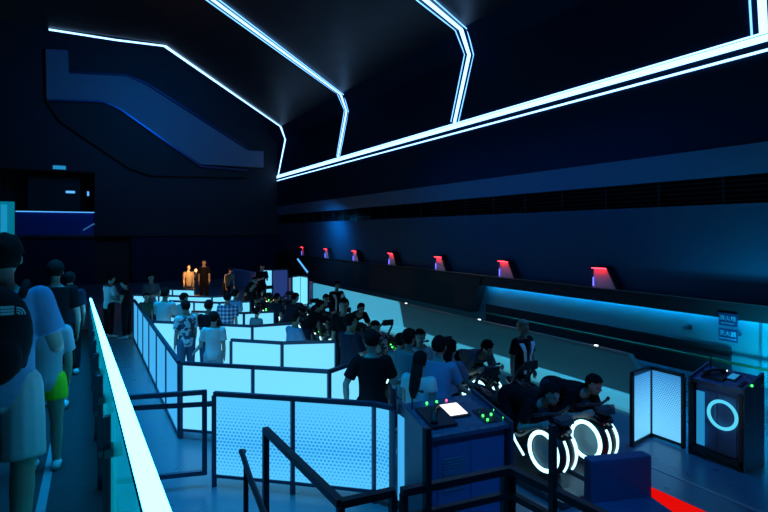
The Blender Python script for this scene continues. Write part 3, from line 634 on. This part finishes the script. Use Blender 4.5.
#PEOPLE
# ================================================================== people
def remesh(name, bm, vox, smooth=3):
    me = bpy.data.meshes.new(name); bm.to_mesh(me); bm.free()
    o = bpy.data.objects.new(name, me); COL.objects.link(o)
    m = o.modifiers.new('r', 'REMESH'); m.mode = 'VOXEL'; m.voxel_size = vox
    m2 = o.modifiers.new('s', 'SMOOTH'); m2.iterations = smooth; m2.factor = 0.5
    out = bpy.data.meshes.new_from_object(o.evaluated_get(bpy.context.evaluated_depsgraph_get()))
    bpy.data.objects.remove(o); bpy.data.meshes.remove(me)
    for p in out.polygons: p.use_smooth = True
    return out
def mesh_child(name, me, m, parent):
    me.materials.clear()
    for x in (m if isinstance(m, list) else [m]): me.materials.append(x)
    o = bpy.data.objects.new(name, me); COL.objects.link(o); o.parent = parent; return o
def oval(bm, secs, n=16):
    """secs: (centre, u, v, a, b) rings, capped"""
    rings = [[bm.verts.new(c + u*a*math.cos(2*PI*k/n) + v*b*math.sin(2*PI*k/n)) for k in range(n)] for c, u, v, a, b in secs]
    for i in range(len(rings)-1):
        for k in range(n): bm.faces.new((rings[i][k], rings[i][(k+1) % n], rings[i+1][(k+1) % n], rings[i+1][k]))
    bm.faces.new(rings[0][::-1]); bm.faces.new(rings[-1])
def limb(bm, pts, rads): tube(bm, pts, rads, 12); [ellipsoid(bm, p, (r, r, r), None, 10, 8) for p, r in zip(pts, rads)]
def lerp(a, b, t): return a + (b-a)*t
PEOPLE = []
def person(label, x, y, z, rz, H, shirt='c_white', pants='c_navy', legs='long', hair='short', hairm='hair', shoe='c_white', pose=None, group=None, vox=0.013, sleeve=0.72, head=1.0, pelvis=None, stripes=False, slim=1.0):
    """rz in degrees, 0 faces +Y (away down the hall). Returns the root Empty at the feet."""
    p = dict(lean=2, ua_l=(-0.10, -0.02, -1), fa_l=(-0.02, 0.22, -1), ua_r=(0.10, -0.02, -1), fa_r=(0.02, 0.22, -1), th_l=(-0.03, 0.02, -1), sh_l=(0, -0.04, -1), th_r=(0.03, 0.0, -1), sh_r=(0, -0.03, -1), yaw=0, nod=0)
    p.update(pose or {})
    root = thing('person', label, 'person', (x, y, z), math.radians(rz), group)
    ln = math.radians(p['lean']); sp = V((0, math.sin(ln), math.cos(ln))); fw = V((0, math.cos(ln), -math.sin(ln))); rt = V((1, 0, 0))
    P = V((0, 0, 0.53*H)); J = {}
    for s, k in ((-1, 'l'), (1, 'r')):
        J['hip'+k] = P + rt*s*0.052*H - sp*0.012*H
        J['knee'+k] = J['hip'+k] + V(p['th_'+k]).normalized()*0.245*H
        J['ank'+k] = J['knee'+k] + V(p['sh_'+k]).normalized()*0.235*H
        J['sho'+k] = P + sp*0.272*H + rt*s*0.100*H*slim
        J['elb'+k] = J['sho'+k] + V(p['ua_'+k]).normalized()*0.172*H
        J['wri'+k] = J['elb'+k] + V(p['fa_'+k]).normalized()*0.148*H
    off = pelvis - P.z if pelvis is not None else -(min(J['ankl'].z, J['ankr'].z) - 0.042*H)
    for k in J: J[k] = J[k] + V((0, 0, off))
    P = P + V((0, 0, off))
    TS = [(-.065, .070, .058), (-.02, .088, .066), (.05, .078, .058), (.11, .073, .054), (.18, .086, .062), (.235, .096, .060), (.275, .092, .048), (.30, .058, .040), (.32, .036, .034)]
    def torso(bm, t0, t1, da, db, wmin=0):
        secs = [s for s in TS if t0 <= s[0] <= t1]
        oval(bm, [(P + sp*t*H, rt, fw, max(a*slim, wmin)*H + da, max(b, wmin*0.72)*H + db) for t, a, b in secs])
    # head frame
    hl = ln*0.35 - math.radians(p['nod']); hy = math.radians(p['yaw'])
    HM = Matrix.Rotation(-hy, 3, 'Z') @ Matrix.Rotation(-hl, 3, 'X')
    nk = P + sp*0.300*H; hs = 0.137*H*head
    hc = nk + lerp(sp, HM @ V((0, 0, 1)), 0.6).normalized()*(0.032*H + 0.55*hs) + HM @ V((0, 0.10*hs, 0))
    hp = lambda a, b, c: hc + HM @ V((a*hs, b*hs, c*hs))
    bm = B()
    torso(bm, -.07, .33, 0, 0)
    tube(bm, [nk - sp*0.03*H, nk, hp(0, -0.06, -0.18)], [0.036*H, 0.031*H, 0.030*H*head], 12)
    ellipsoid(bm, hp(0, -0.04, 0.09), (0.335*hs, 0.41*hs, 0.40*hs), HM)
    ellipsoid(bm, hp(0, 0.07, -0.20), (0.255*hs, 0.29*hs, 0.29*hs), HM)
    tube(bm, [hp(0, 0.37, 0.02), hp(0, 0.44, -0.13)], [0.04*hs, 0.065*hs], 8)
    for s in (-1, 1):
        ellipsoid(bm, hp(s*0.345, -0.03, -0.05), (0.045*hs, 0.09*hs, 0.14*hs), HM, 8, 6)
    tube(bm, [hp(-0.20, 0.33, 0.06), hp(0, 0.37, 0.05), hp(0.20, 0.33, 0.06)], 0.035*hs, 6)
    for s, k in ((-1, 'l'), (1, 'r')):
        h_, kn, an = J['hip'+k], J['knee'+k], J['ank'+k]
        limb(bm, [h_, lerp(h_, kn, .5), kn, lerp(kn, an, .3), an], [.053*H, .047*H, .034*H, .035*H, .021*H])
        sh = V(p['sh_'+k]).normalized(); fd = V((0, 1, 0)) if abs(sh.y) < 0.75 else V((0, 0.25, -1)).normalized()
        if 'foot' in p: fd = V(p['foot']).normalized()
        heel = an - fd*0.028*H + V((0, 0, -0.020*H)); toe = an + fd*0.105*H + V((0, 0, -0.026*H))
        limb(bm, [heel, lerp(heel, toe, .55), toe], [.021*H, .021*H, .015*H])
        J['heel'+k], J['toe'+k] = heel, toe
        so, el, wr = J['sho'+k], J['elb'+k], J['wri'+k]
        limb(bm, [so, lerp(so, el, .5), el, lerp(el, wr, .35), wr], [.034*H, .028*H, .0225*H, .023*H, .0155*H])
        hd = (wr-el).normalized(); pn = rt*(-s); pn = (pn - hd*pn.dot(hd))
        if pn.length < 0.1: pn = V((0, 0, -1))
        pn.normalize(); sd = hd.cross(pn).normalized()
        if sd.y + sd.z*0.3 < 0: sd = -sd
        pc = wr + hd*0.028*H
        oval(bm, [(wr - hd*0.004*H, sd, pn, .014*H, .011*H), (wr+hd*0.02*H, sd, pn, .022*H, .011*H), (wr+hd*0.05*H, sd, pn, .024*H, .009*H)], 10)
        cu = p.get('curl', 0.5)
        for i, (o_, fl) in enumerate(((-1.5, .036), (-.5, .043), (.5, .046), (1.5, .041))):
            b0 = wr + hd*0.046*H + sd*o_*0.0125*H
            d1 = (hd + pn*cu*0.5 + sd*o_*0.07).normalized(); d2 = (hd + pn*cu*1.4).normalized()
            m1 = b0 + d1*fl*0.55*H; tube(bm, [b0 - hd*0.012*H, b0, m1, m1 + d2*fl*0.5*H], [.0052*H, .0055*H, .0050*H, .0040*H], 7)
        tb = wr + hd*0.014*H + sd*0.015*H
        tube(bm, [tb, tb + (hd*0.6+sd*0.7+pn*0.4).normalized()*0.03*H, tb + (hd*0.6+sd*0.7+pn*0.4).normalized()*0.03*H + (hd+pn*0.4).normalized()*0.024*H], [.0075*H, .0065*H, .005*H], 7)
    me = remesh('body', bm, vox)
    body = mesh_child('body', me, [M['skin'], M['eye'], M['lip']], root)
    eyes = [hp(s*0.155, 0.335, 0.0) for s in (-1, 1)]; mo = hp(0, 0.34, -0.30); ax = HM @ V((1, 0, 0)); az = HM @ V((0, 0, 1))
    for q in me.polygons:
        c = q.center
        if min((c-e).length for e in eyes) < 0.062*hs: q.material_index = 1
        else:
            d = c-mo
            if abs(d.dot(ax)) < 0.12*hs and abs(d.dot(az)) < 0.035*hs and d.length < 0.16*hs: q.material_index = 2
    # hair
    bm = B(); ellipsoid(bm, V((0, 0, 0)), (1, 1, 1), None, 40, 28); rnd = random.Random(hash(label) % 9999 if False else len(PEOPLE))
    bm.verts.ensure_lookup_table()
    for v in bm.verts:
        c = v.co; k = 1.02 + rnd.uniform(-0.015, 0.015) + 0.07*mnoise.noise(c*3.2 + V((len(PEOPLE)*3.1, 0, 0)))
        line = 0.42 if hair != 'long' else 0.46
        if c.y > 0.12 and c.z < line + 0.10*math.sin(c.x*7): k = 0.80
        elif c.y > -0.25 and c.z < -0.02 and hair != 'long': k = 0.80
        elif c.z < -0.72: k = 0.82
        big = 1.17 if hair in ('short',) else (1.24 if hair == 'big' else 1.13)
        v.co = hp(c.x*0.345*k*big, -0.05 + c.y*0.415*k*big, 0.11 + c.z*0.41*k*big)
    if hair == 'long':
        dn = V((0, 0, -1)); bd = HM @ V((0, -1, 0)); bd.z = 0; bd.normalize(); sd2 = dn.cross(bd)
        top = hp(0, -0.25, 0.15); m1 = nk - fw*0.055*H + V((0, 0, -0.01*H)); m2 = nk - fw*0.075*H - sp*0.09*H; m3 = nk - fw*0.078*H - sp*0.15*H
        oval(bm, [(top, sd2, bd, .30*hs, .18*hs), (m1, sd2, bd, .34*hs, .2*hs), (m2, sd2, bd, .30*hs, .13*hs), (m3, sd2, bd, .12*hs, .06*hs)])
    if hair == 'bun': ellipsoid(bm, hp(0, -0.30, 0.50), (0.17*hs, 0.17*hs, 0.16*hs), HM)
    if hair == 'tail':
        tube(bm, [hp(0, -0.38, 0.2), hp(0, -0.62, 0.1), hp(0, -0.62, -0.3), hp(0, -0.52, -0.7)], [0.10*hs, 0.12*hs, 0.10*hs, 0.03*hs], 10)
    hm = bpy.data.meshes.new('hair'); bmesh.ops.recalc_face_normals(bm, faces=bm.faces); bm.to_mesh(hm); bm.free()
    for q in hm.polygons: q.use_smooth = True
    mesh_child('hair', hm, M[hairm], root)
    # shirt
    bm = B(); c0 = 0.011 + 0.004*H
    torso(bm, -.07, .305, c0, c0, 0.079)
    for k in 'lr':
        so, el, wr = J['sho'+k], J['elb'+k], J['wri'+k]
        if sleeve > 1:
            limb(bm, [so, lerp(so, el, .5), el], [.036*H+c0*.6, .032*H+c0*.6, .027*H+c0*.5]); tube(bm, [el, lerp(el, wr, .95)], [.027*H+c0*.5, .0185*H+c0*.5], 12)
        elif sleeve > 0:
            ellipsoid(bm, so, (.037*H+c0*.5,)*3, None, 10, 8); tube(bm, [so, lerp(so, el, sleeve*.5), lerp(so, el, sleeve)], [.037*H+c0*.5, .035*H+c0*.7, .034*H+c0], 12)
    mesh_child('shirt', remesh('shirt', bm, max(vox, 0.011), 2), M[shirt], root)
    if stripes:
        for s in (-1, 1):
            bm = B(); pr = [(-.03, .048, .070), (.06, .040, .0635), (.13, .040, .060), (.19, .055, .0665), (.24, .078, .0565), (.268, .088, .040)]
            vs = []
            for t_, a, b in pr:
                c = P + sp*t_*H + fw*(b*H + 0.026) + rt*s*a*H
                w2 = (0.015 + (0.014 if t_ > .2 else 0))*H
                vs.append([bm.verts.new(c - rt*w2 + fw*0.004), bm.verts.new(c + rt*w2 + fw*0.004), bm.verts.new(c + rt*w2 - fw*0.02), bm.verts.new(c - rt*w2 - fw*0.02)])
            for i in range(len(vs)-1):
                for k in range(4): bm.faces.new((vs[i][k], vs[i][(k+1) % 4], vs[i+1][(k+1) % 4], vs[i+1][k]))
            bm.faces.new(vs[0]); bm.faces.new(vs[-1]); obj('light_stripe', bm, M['stripe'], root, world=False)
    # trousers or shorts
    bm = B(); c1 = 0.008 + 0.003*H
    oval(bm, [(P + sp*t*H, rt, fw, a*slim*H + c1, b*H + c1) for t, a, b in ((-.075, .062, .056), (-.06, .074, .06), (-.02, .088, .066), (.06, .080, .06))])
    for k in 'lr':
        h_, kn, an = J['hip'+k], J['knee'+k], J['ank'+k]
        ellipsoid(bm, h_, (.054*H+c1,)*3, None, 10, 8)
        if legs == 'long':
            tube(bm, [h_, lerp(h_, kn, .5), kn, lerp(kn, an, .4), lerp(kn, an, .93)], [.054*H+c1, .048*H+c1, .037*H+c1, .036*H+c1, .027*H+c1], 12); ellipsoid(bm, kn, (.037*H+c1,)*3, None, 10, 8)
        else:
            e = {'shorts': 0.92, 'mini': 0.45}[legs]
            tube(bm, [h_, lerp(h_, kn, e*.5), lerp(h_, kn, e)], [.054*H+c1, .053*H+c1*1.5, .050*H+c1*2], 12)
    mesh_child('trousers' if legs == 'long' else 'shorts', remesh('trousers', bm, max(vox, 0.011), 2), M[pants], root)
    for k in 'lr':
        he, to = J['heel'+k], J['toe'+k]; fd = (to-he).normalized(); sd = fd.cross(V((0, 0, 1)))
        sd = sd.normalized() if sd.length > .1 else V((1, 0, 0)); up = sd.cross(fd).normalized(); bm = B()
        g = -0.021*H
        cs = [(-.024, .014, .016, .004), (-.012, .025, .027, .010), (.03, .026, .028, .012), (.07, .028, .024, .004), (.115, .027, .019, -.003), (.142, .018, .013, -.006), (.150, .007, .007, -.008)]
        oval(bm, [(he + fd*q*H + up*dz*H, sd, up, a*H, b*H) for q, a, b, dz in cs], 14)
        for v in bm.verts:
            lo = (v.co-he).dot(up)
            if lo < g: v.co += up*(g-lo)
        obj('shoe', bm, M[shoe], root, world=False, smooth=True)
    PEOPLE.append(root); return root
M['stripe'] = mat('uniform_stripe', (0.9, 0.93, 0.95), 0.4, 0.0)

STAND = {}
PHONE = dict(ua_r=(0.10, 0.25, -1), fa_r=(-0.25, 0.8, 0.25), ua_l=(-0.10, 0.2, -1), fa_l=(0.3, 0.8, 0.15), nod=-15)
FOLD = dict(ua_r=(0.12, 0.35, -1), fa_r=(-0.8, 0.5, 0.1), ua_l=(-0.12, 0.35, -1), fa_l=(0.8, 0.5, 0.0))
WALK = dict(th_l=(-0.03, 0.28, -1), sh_l=(0, -0.05, -1), th_r=(0.03, -0.22, -1), sh_r=(0, -0.40, -1), ua_r=(0.12, 0.22, -1), fa_r=(0.0, 0.45, -1), ua_l=(-0.12, -0.28, -1), fa_l=(0, 0.05, -1))
# -- on the ramp, walking away
person('person in white tee and white shorts with a black backpack, at the left edge', -0.40, 3.62, RZ(3.62), 0, 1.72, 'c_blue', 'c_white', 'shorts', pose=dict(WALK, ua_r=(0.30, -0.05, -1), fa_r=(-0.1, 0.95, 0.1)), vox=0.009)  # blue cloth paints in the blue light on the white tee
person('child in pale tee and lime green shorts walking down the ramp', -0.275, 4.95, RZ(4.95), 0, 1.32, 'c_lightgrey', 'c_lime', 'mini', pose=dict(WALK, th_l=(-0.03, 0.08, -1), th_r=(0.03, -0.06, -1), sh_r=(0, -0.1, -1)), vox=0.010, head=1.1)
person('person in black tee and dark knee shorts with white shoes on the ramp', -0.31, 7.4, RZ(7.4), 0, 1.70, 'c_black', 'c_black', 'shorts', pose=dict(WALK, ua_r=(0.2, 0, -1)), vox=0.011)
person('person in dark clothes farthest down the ramp', -0.22, 9.9, RZ(9.9), 0, 1.60, 'c_navy', 'c_black', 'long', pose=WALK, vox=0.014)
# -- in the lane beyond the ramp foot
person('person in white tee standing in the lane beside the far end of the ramp', 0.58, 16.75, 0, -60, 1.74, 'c_white', 'c_black', pose=PHONE, vox=0.014)
person('person in dark vest standing close to the white tee at the lane end', 1.0, 16.4, 0, 60, 1.62, 'c_black', 'c_black', pose=PHONE, vox=0.014, sleeve=0.3)
person('dim person in grey blue tee standing against the dark back wall', 1.66, 16.9, 0, 200, 1.72, 'c_grey', 'c_navy', pose=FOLD, vox=0.015)
person('small child in dark green shirt at the far end of the long side fence', 1.42, 15.6, 0, 190, 1.28, 'c_green', 'c_navy', vox=0.015, head=1.12)
# -- queue cluster
person('man in loose white tee leaning in profile near the long side fence', 1.46, 12.25, 0, -35, 1.73, 'c_white', 'c_navy', pose=dict(FOLD, lean=6), vox=0.012)
person('slim child in pale tee just right of the man in loose white tee', 1.92, 12.9, 0, -70, 1.52, 'c_lightgrey', 'c_denim', pose=PHONE, vox=0.013, head=1.06)
person('teenager in white tee with a dark splashed print and jeans', 1.70, 10.85, 0, 15, 1.60, 'c_print', 'c_denim', vox=0.012)
person('person in dark maroon tee and blue trousers beside the printed tee', 2.12, 10.88, 0, -30, 1.58, 'c_maroon', 'c_denim', vox=0.013, pose=FOLD)
person('boy in plain white tee, nearest in the left queue cluster', 1.98, 9.72, 0, -20, 1.50, 'c_white', 'c_lightgrey', pose=dict(ua_l=(-0.25, 0.1, -1), fa_l=(-0.5, 0.4, -0.6)), vox=0.011, head=1.06)
person('person in blue plaid shirt seen from behind in the queue', 2.72, 11.9, 0, -25, 1.60, 'c_plaid', 'c_navy', vox=0.012)
person('person in pale blue top just behind the plaid shirt', 3.15, 13.0, 0, -60, 1.54, 'c_blue', 'c_navy', vox=0.014)
person('small dark haired child behind the middle queue fence', 3.3, 11.7, 0, -60, 1.24, 'c_teal', 'c_navy', vox=0.014, head=1.12)
person('person in pale blue tee behind the short fence with a free left end', 3.25, 9.25, 0, -70, 1.46, 'c_blue', 'c_navy', pose=dict(FOLD, lean=10), vox=0.012)
# -- around the near lanes
person('man in black tee resting an arm on the nearest fence, back to the viewer', 2.98, 5.62, 0, -25, 1.75, 'c_black', 'c_black', pose=dict(ua_l=(-0.50, 0.0, -1), fa_l=(0.05, 0.15, -1), ua_r=(0.35, 0.25, -1), fa_r=(0.5, 0.7, -0.15), nod=-6), vox=0.009)
person('man in navy tee standing behind the second fence', 3.50, 7.35, 0, -75, 1.68, 'c_navy', 'c_black', pose=FOLD, vox=0.011)
person('tall slim person facing the viewer before the bright cyan barrier', 4.05, 8.7, 0, 150, 1.74, 'c_black', 'c_black', vox=0.013, slim=0.92)
person('person facing the viewer just right of the navy tee', 3.95, 8.15, 0, 170, 1.50, 'c_grey', 'c_black', vox=0.013)
person('boy with a pale printed top facing the viewer before the bright cyan barrier', 4.15, 7.72, 0, 170, 1.46, 'c_print', 'c_black', vox=0.013, head=1.06)
person('small child in teal tee right of the man in black tee', 4.02, 6.72, 0, -60, 1.42, 'c_teal', 'c_navy', vox=0.012, head=1.08)
person('person with thick bushy hair in teal tee near the middle of the crowd', 3.70, 5.98, 0, -75, 1.64, 'c_teal', 'c_navy', hair='big', vox=0.011)
person('person behind the crowd looking towards the viewer', 4.18, 6.42, 0, 150, 1.54, 'c_white', 'c_navy', vox=0.012)
person('person in light blue tee bending towards the bikes, back to the viewer', 3.62, 5.22, 0, -55, 1.68, 'c_blue', 'c_black', pose=dict(lean=12, ua_r=(0.25, 0.45, -1), fa_r=(0.2, 0.9, -0.5)), vox=0.010)
person('long haired person in a pale top just behind the console', 3.29, 5.12, 0, -60, 1.56, 'c_white', 'c_navy', hair='long', pose=dict(lean=8), vox=0.010, sleeve=0.4)
person('long haired person in pink top beside the second pair of bikes', 4.17, 5.72, 0, -70, 1.50, 'c_pink', 'c_black', hair='long', pose=dict(lean=6, ua_r=(0.15, 0.5, -1), fa_r=(0.1, 0.9, -0.4)), vox=0.010)
# -- riders lying forward on the bikes, heads towards the viewer
RIDE = dict(lean=86, ua_l=(-0.42, -0.05, -0.85), fa_l=(0.2, 0.85, 0.35), ua_r=(0.42, -0.05, -0.85), fa_r=(-0.2, 0.85, 0.35), th_l=(-0.30, 0.42, -0.9), sh_l=(0.02, -0.9, -0.32), th_r=(0.30, 0.42, -0.9), sh_r=(-0.02, -0.9, -0.32), nod=18, foot=(0, 0.35, -1), curl=1.0)
person('rider in black leaning over the nearest queue side bike', 4.70, 5.08, 0, 180, 1.70, 'c_black', 'c_black', pose=RIDE, vox=0.010, pelvis=0.90, shoe='c_black')
person('rider in black with hands on the bars of the nearest far side bike', 5.40, 5.06, 0, 180, 1.70, 'c_black', 'c_navy', pose=RIDE, vox=0.010, pelvis=0.92, shoe='c_black')
person('rider with dark hair leaning on the far side bike of the second pair', 5.40, 6.98, 0, 180, 1.62, 'c_grey', 'c_black', hair='big', pose=dict(RIDE, lean=78), vox=0.011, pelvis=0.92)
# -- staff
person('staff member with bleached hair in black uniform with pale stripes, beside the barrier', 5.92, 6.20, 0, 190, 1.56, 'c_black', 'c_black', hair='short', hairm='hairb', sleeve=0.7, stripes=True, slim=1.12, pose=dict(ua_l=(-0.30, 0, -1), ua_r=(0.30, 0, -1), fa_l=(-0.1, 0.1, -1), fa_r=(0.1, 0.1, -1)), vox=0.010, shoe='c_black')
person('staff member in black uniform with white shoulder stripes among the middle bikes', 5.95, 13.35, 0, 190, 1.60, 'c_black', 'c_black', stripes=True, pose=dict(lean=8, ua_l=(-0.3, 0.15, -1), ua_r=(0.3, 0.15, -1), fa_l=(0, 0.3, -1), fa_r=(0, 0.3, -1)), vox=0.013, shoe='c_black')
person('distant staff member in black standing before the lavender barrier', 5.98, 20.4, 0, 185, 1.70, 'c_black', 'c_black', stripes=False, pose=PHONE, vox=0.016, shoe='c_black')
# -- boarding in the far rows
person('dark figure boarding at the fourth pair of bikes, left of the staff member', 4.05, 11.9, 0, -80, 1.55, 'c_navy', 'c_black', pose=dict(lean=25), vox=0.014)
person('dark figure bending over the fourth queue side bike', 4.1, 10.75, 0, -85, 1.55, 'c_black', 'c_navy', pose=dict(lean=35, ua_r=(0.2, 0.6, -0.8), ua_l=(-0.2, 0.6, -0.8)), vox=0.014)
person('dark figure standing by the sixth pair of bikes', 4.1, 15.1, 0, -85, 1.50, 'c_black', 'c_black', pose=FOLD, vox=0.016)
person('dark figure standing by the fifth pair of bikes', 4.1, 13.0, 0, -60, 1.40, 'c_navy', 'c_black', pose=dict(lean=15), vox=0.016)
person('rider in dark clothes leaning on the fifth far side bike', 5.40, 13.25, 0, 180, 1.62, 'c_navy', 'c_black', pose=dict(RIDE, lean=70), vox=0.015, pelvis=0.92)
person('rider in dark clothes leaning on the fourth far side bike', 5.40, 11.25, 0, 180, 1.62, 'c_black', 'c_black', pose=dict(RIDE, lean=70), vox=0.015, pelvis=0.92)
person('rider in black leaning on the seventh queue side bike', 4.70, 17.25, 0, 180, 1.62, 'c_black', 'c_black', pose=dict(RIDE, lean=50), vox=0.016, pelvis=0.92)
# -- distant group in orange light
person('leftmost distant person in orange light at the far end of the hall', 3.62, 22.6, 0, 190, 1.62, 'c_khaki', 'c_navy', vox=0.016)
person('tallest distant person in orange light at the far end of the hall', 4.35, 23.2, 0, 170, 1.78, 'c_black', 'c_black', vox=0.016)
person('rightmost distant person bending in orange light', 5.05, 22.2, 0, 200, 1.55, 'c_khaki', 'c_black', pose=dict(lean=30), vox=0.016)

# backpack of the first walker
t = thing('backpack', 'black backpack with a small white mark on the walker at the left edge', 'backpack', (-0.40, 3.40, RZ(3.4)+0.95))
z0 = RZ(3.62)
bm = B(); ellipsoid(bm, (-0.41, 3.40, z0+1.21), (0.17, 0.11, 0.26), None, 20, 14); obj('bag', bm, M['c_black'], t, smooth=True)
bm = B(); ellipsoid(bm, (-0.41, 3.32, z0+1.10), (0.13, 0.06, 0.14), None, 18, 12); obj('front_pocket', bm, M['c_black'], t, smooth=True)
for sx in (-1, 1): obj('strap', tube(B(), [(-0.40+sx*0.10, 3.50, z0+1.02), (-0.40+sx*0.12, 3.62+0.13, z0+1.16), (-0.40+sx*0.115, 3.62+0.13, z0+1.34), (-0.40+sx*0.11, 3.62+0.02, z0+1.46), (-0.40+sx*0.10, 3.5, z0+1.40)], 0.022, 6), M['c_black'], t, smooth=True)
bm = B()
for k in range(3): box(bm, (-0.372, 3.283, z0+1.365-k*0.016-0.006), (-0.315, 3.289, z0+1.365-k*0.016+0.006))
for k in range(3): tube(bm, [(-0.305 + 0.012*k*math.cos(a) + 0.012*math.cos(a), 3.286, z0+1.325 + (0.012+0.012*k)*math.sin(a)) for a in [PI/2*j/6 for j in range(7)]], 0.004, 5)
obj('printed_mark', bm, M['c_white'], t)
# made-up lamp, added to throw orange light on the distant group
t = thing('added_lamp', 'added orange lamp on a thin stand, made up to light the distant group', 'lamp', (3.85, 22.2, 0))
obj('bulb', (lambda b: (ellipsoid(b, (3.85, 22.2, 1.42), (0.045, 0.045, 0.06)), b)[1])(B()), M['orangelamp'], t)
obj('stand', tube(B(), [(3.85, 22.2, 0), (3.85, 22.2, 1.38)], 0.015, 6), M['rail'], t)
l = bpy.data.lights.new('added_lamp_light', 'POINT'); l.color = (1.0, 0.42, 0.12); l.energy = 85; l.shadow_soft_size = 0.08
lo = bpy.data.objects.new('added_lamp_light', l); COL.objects.link(lo); lo.location = (3.85, 22.08, 1.45)
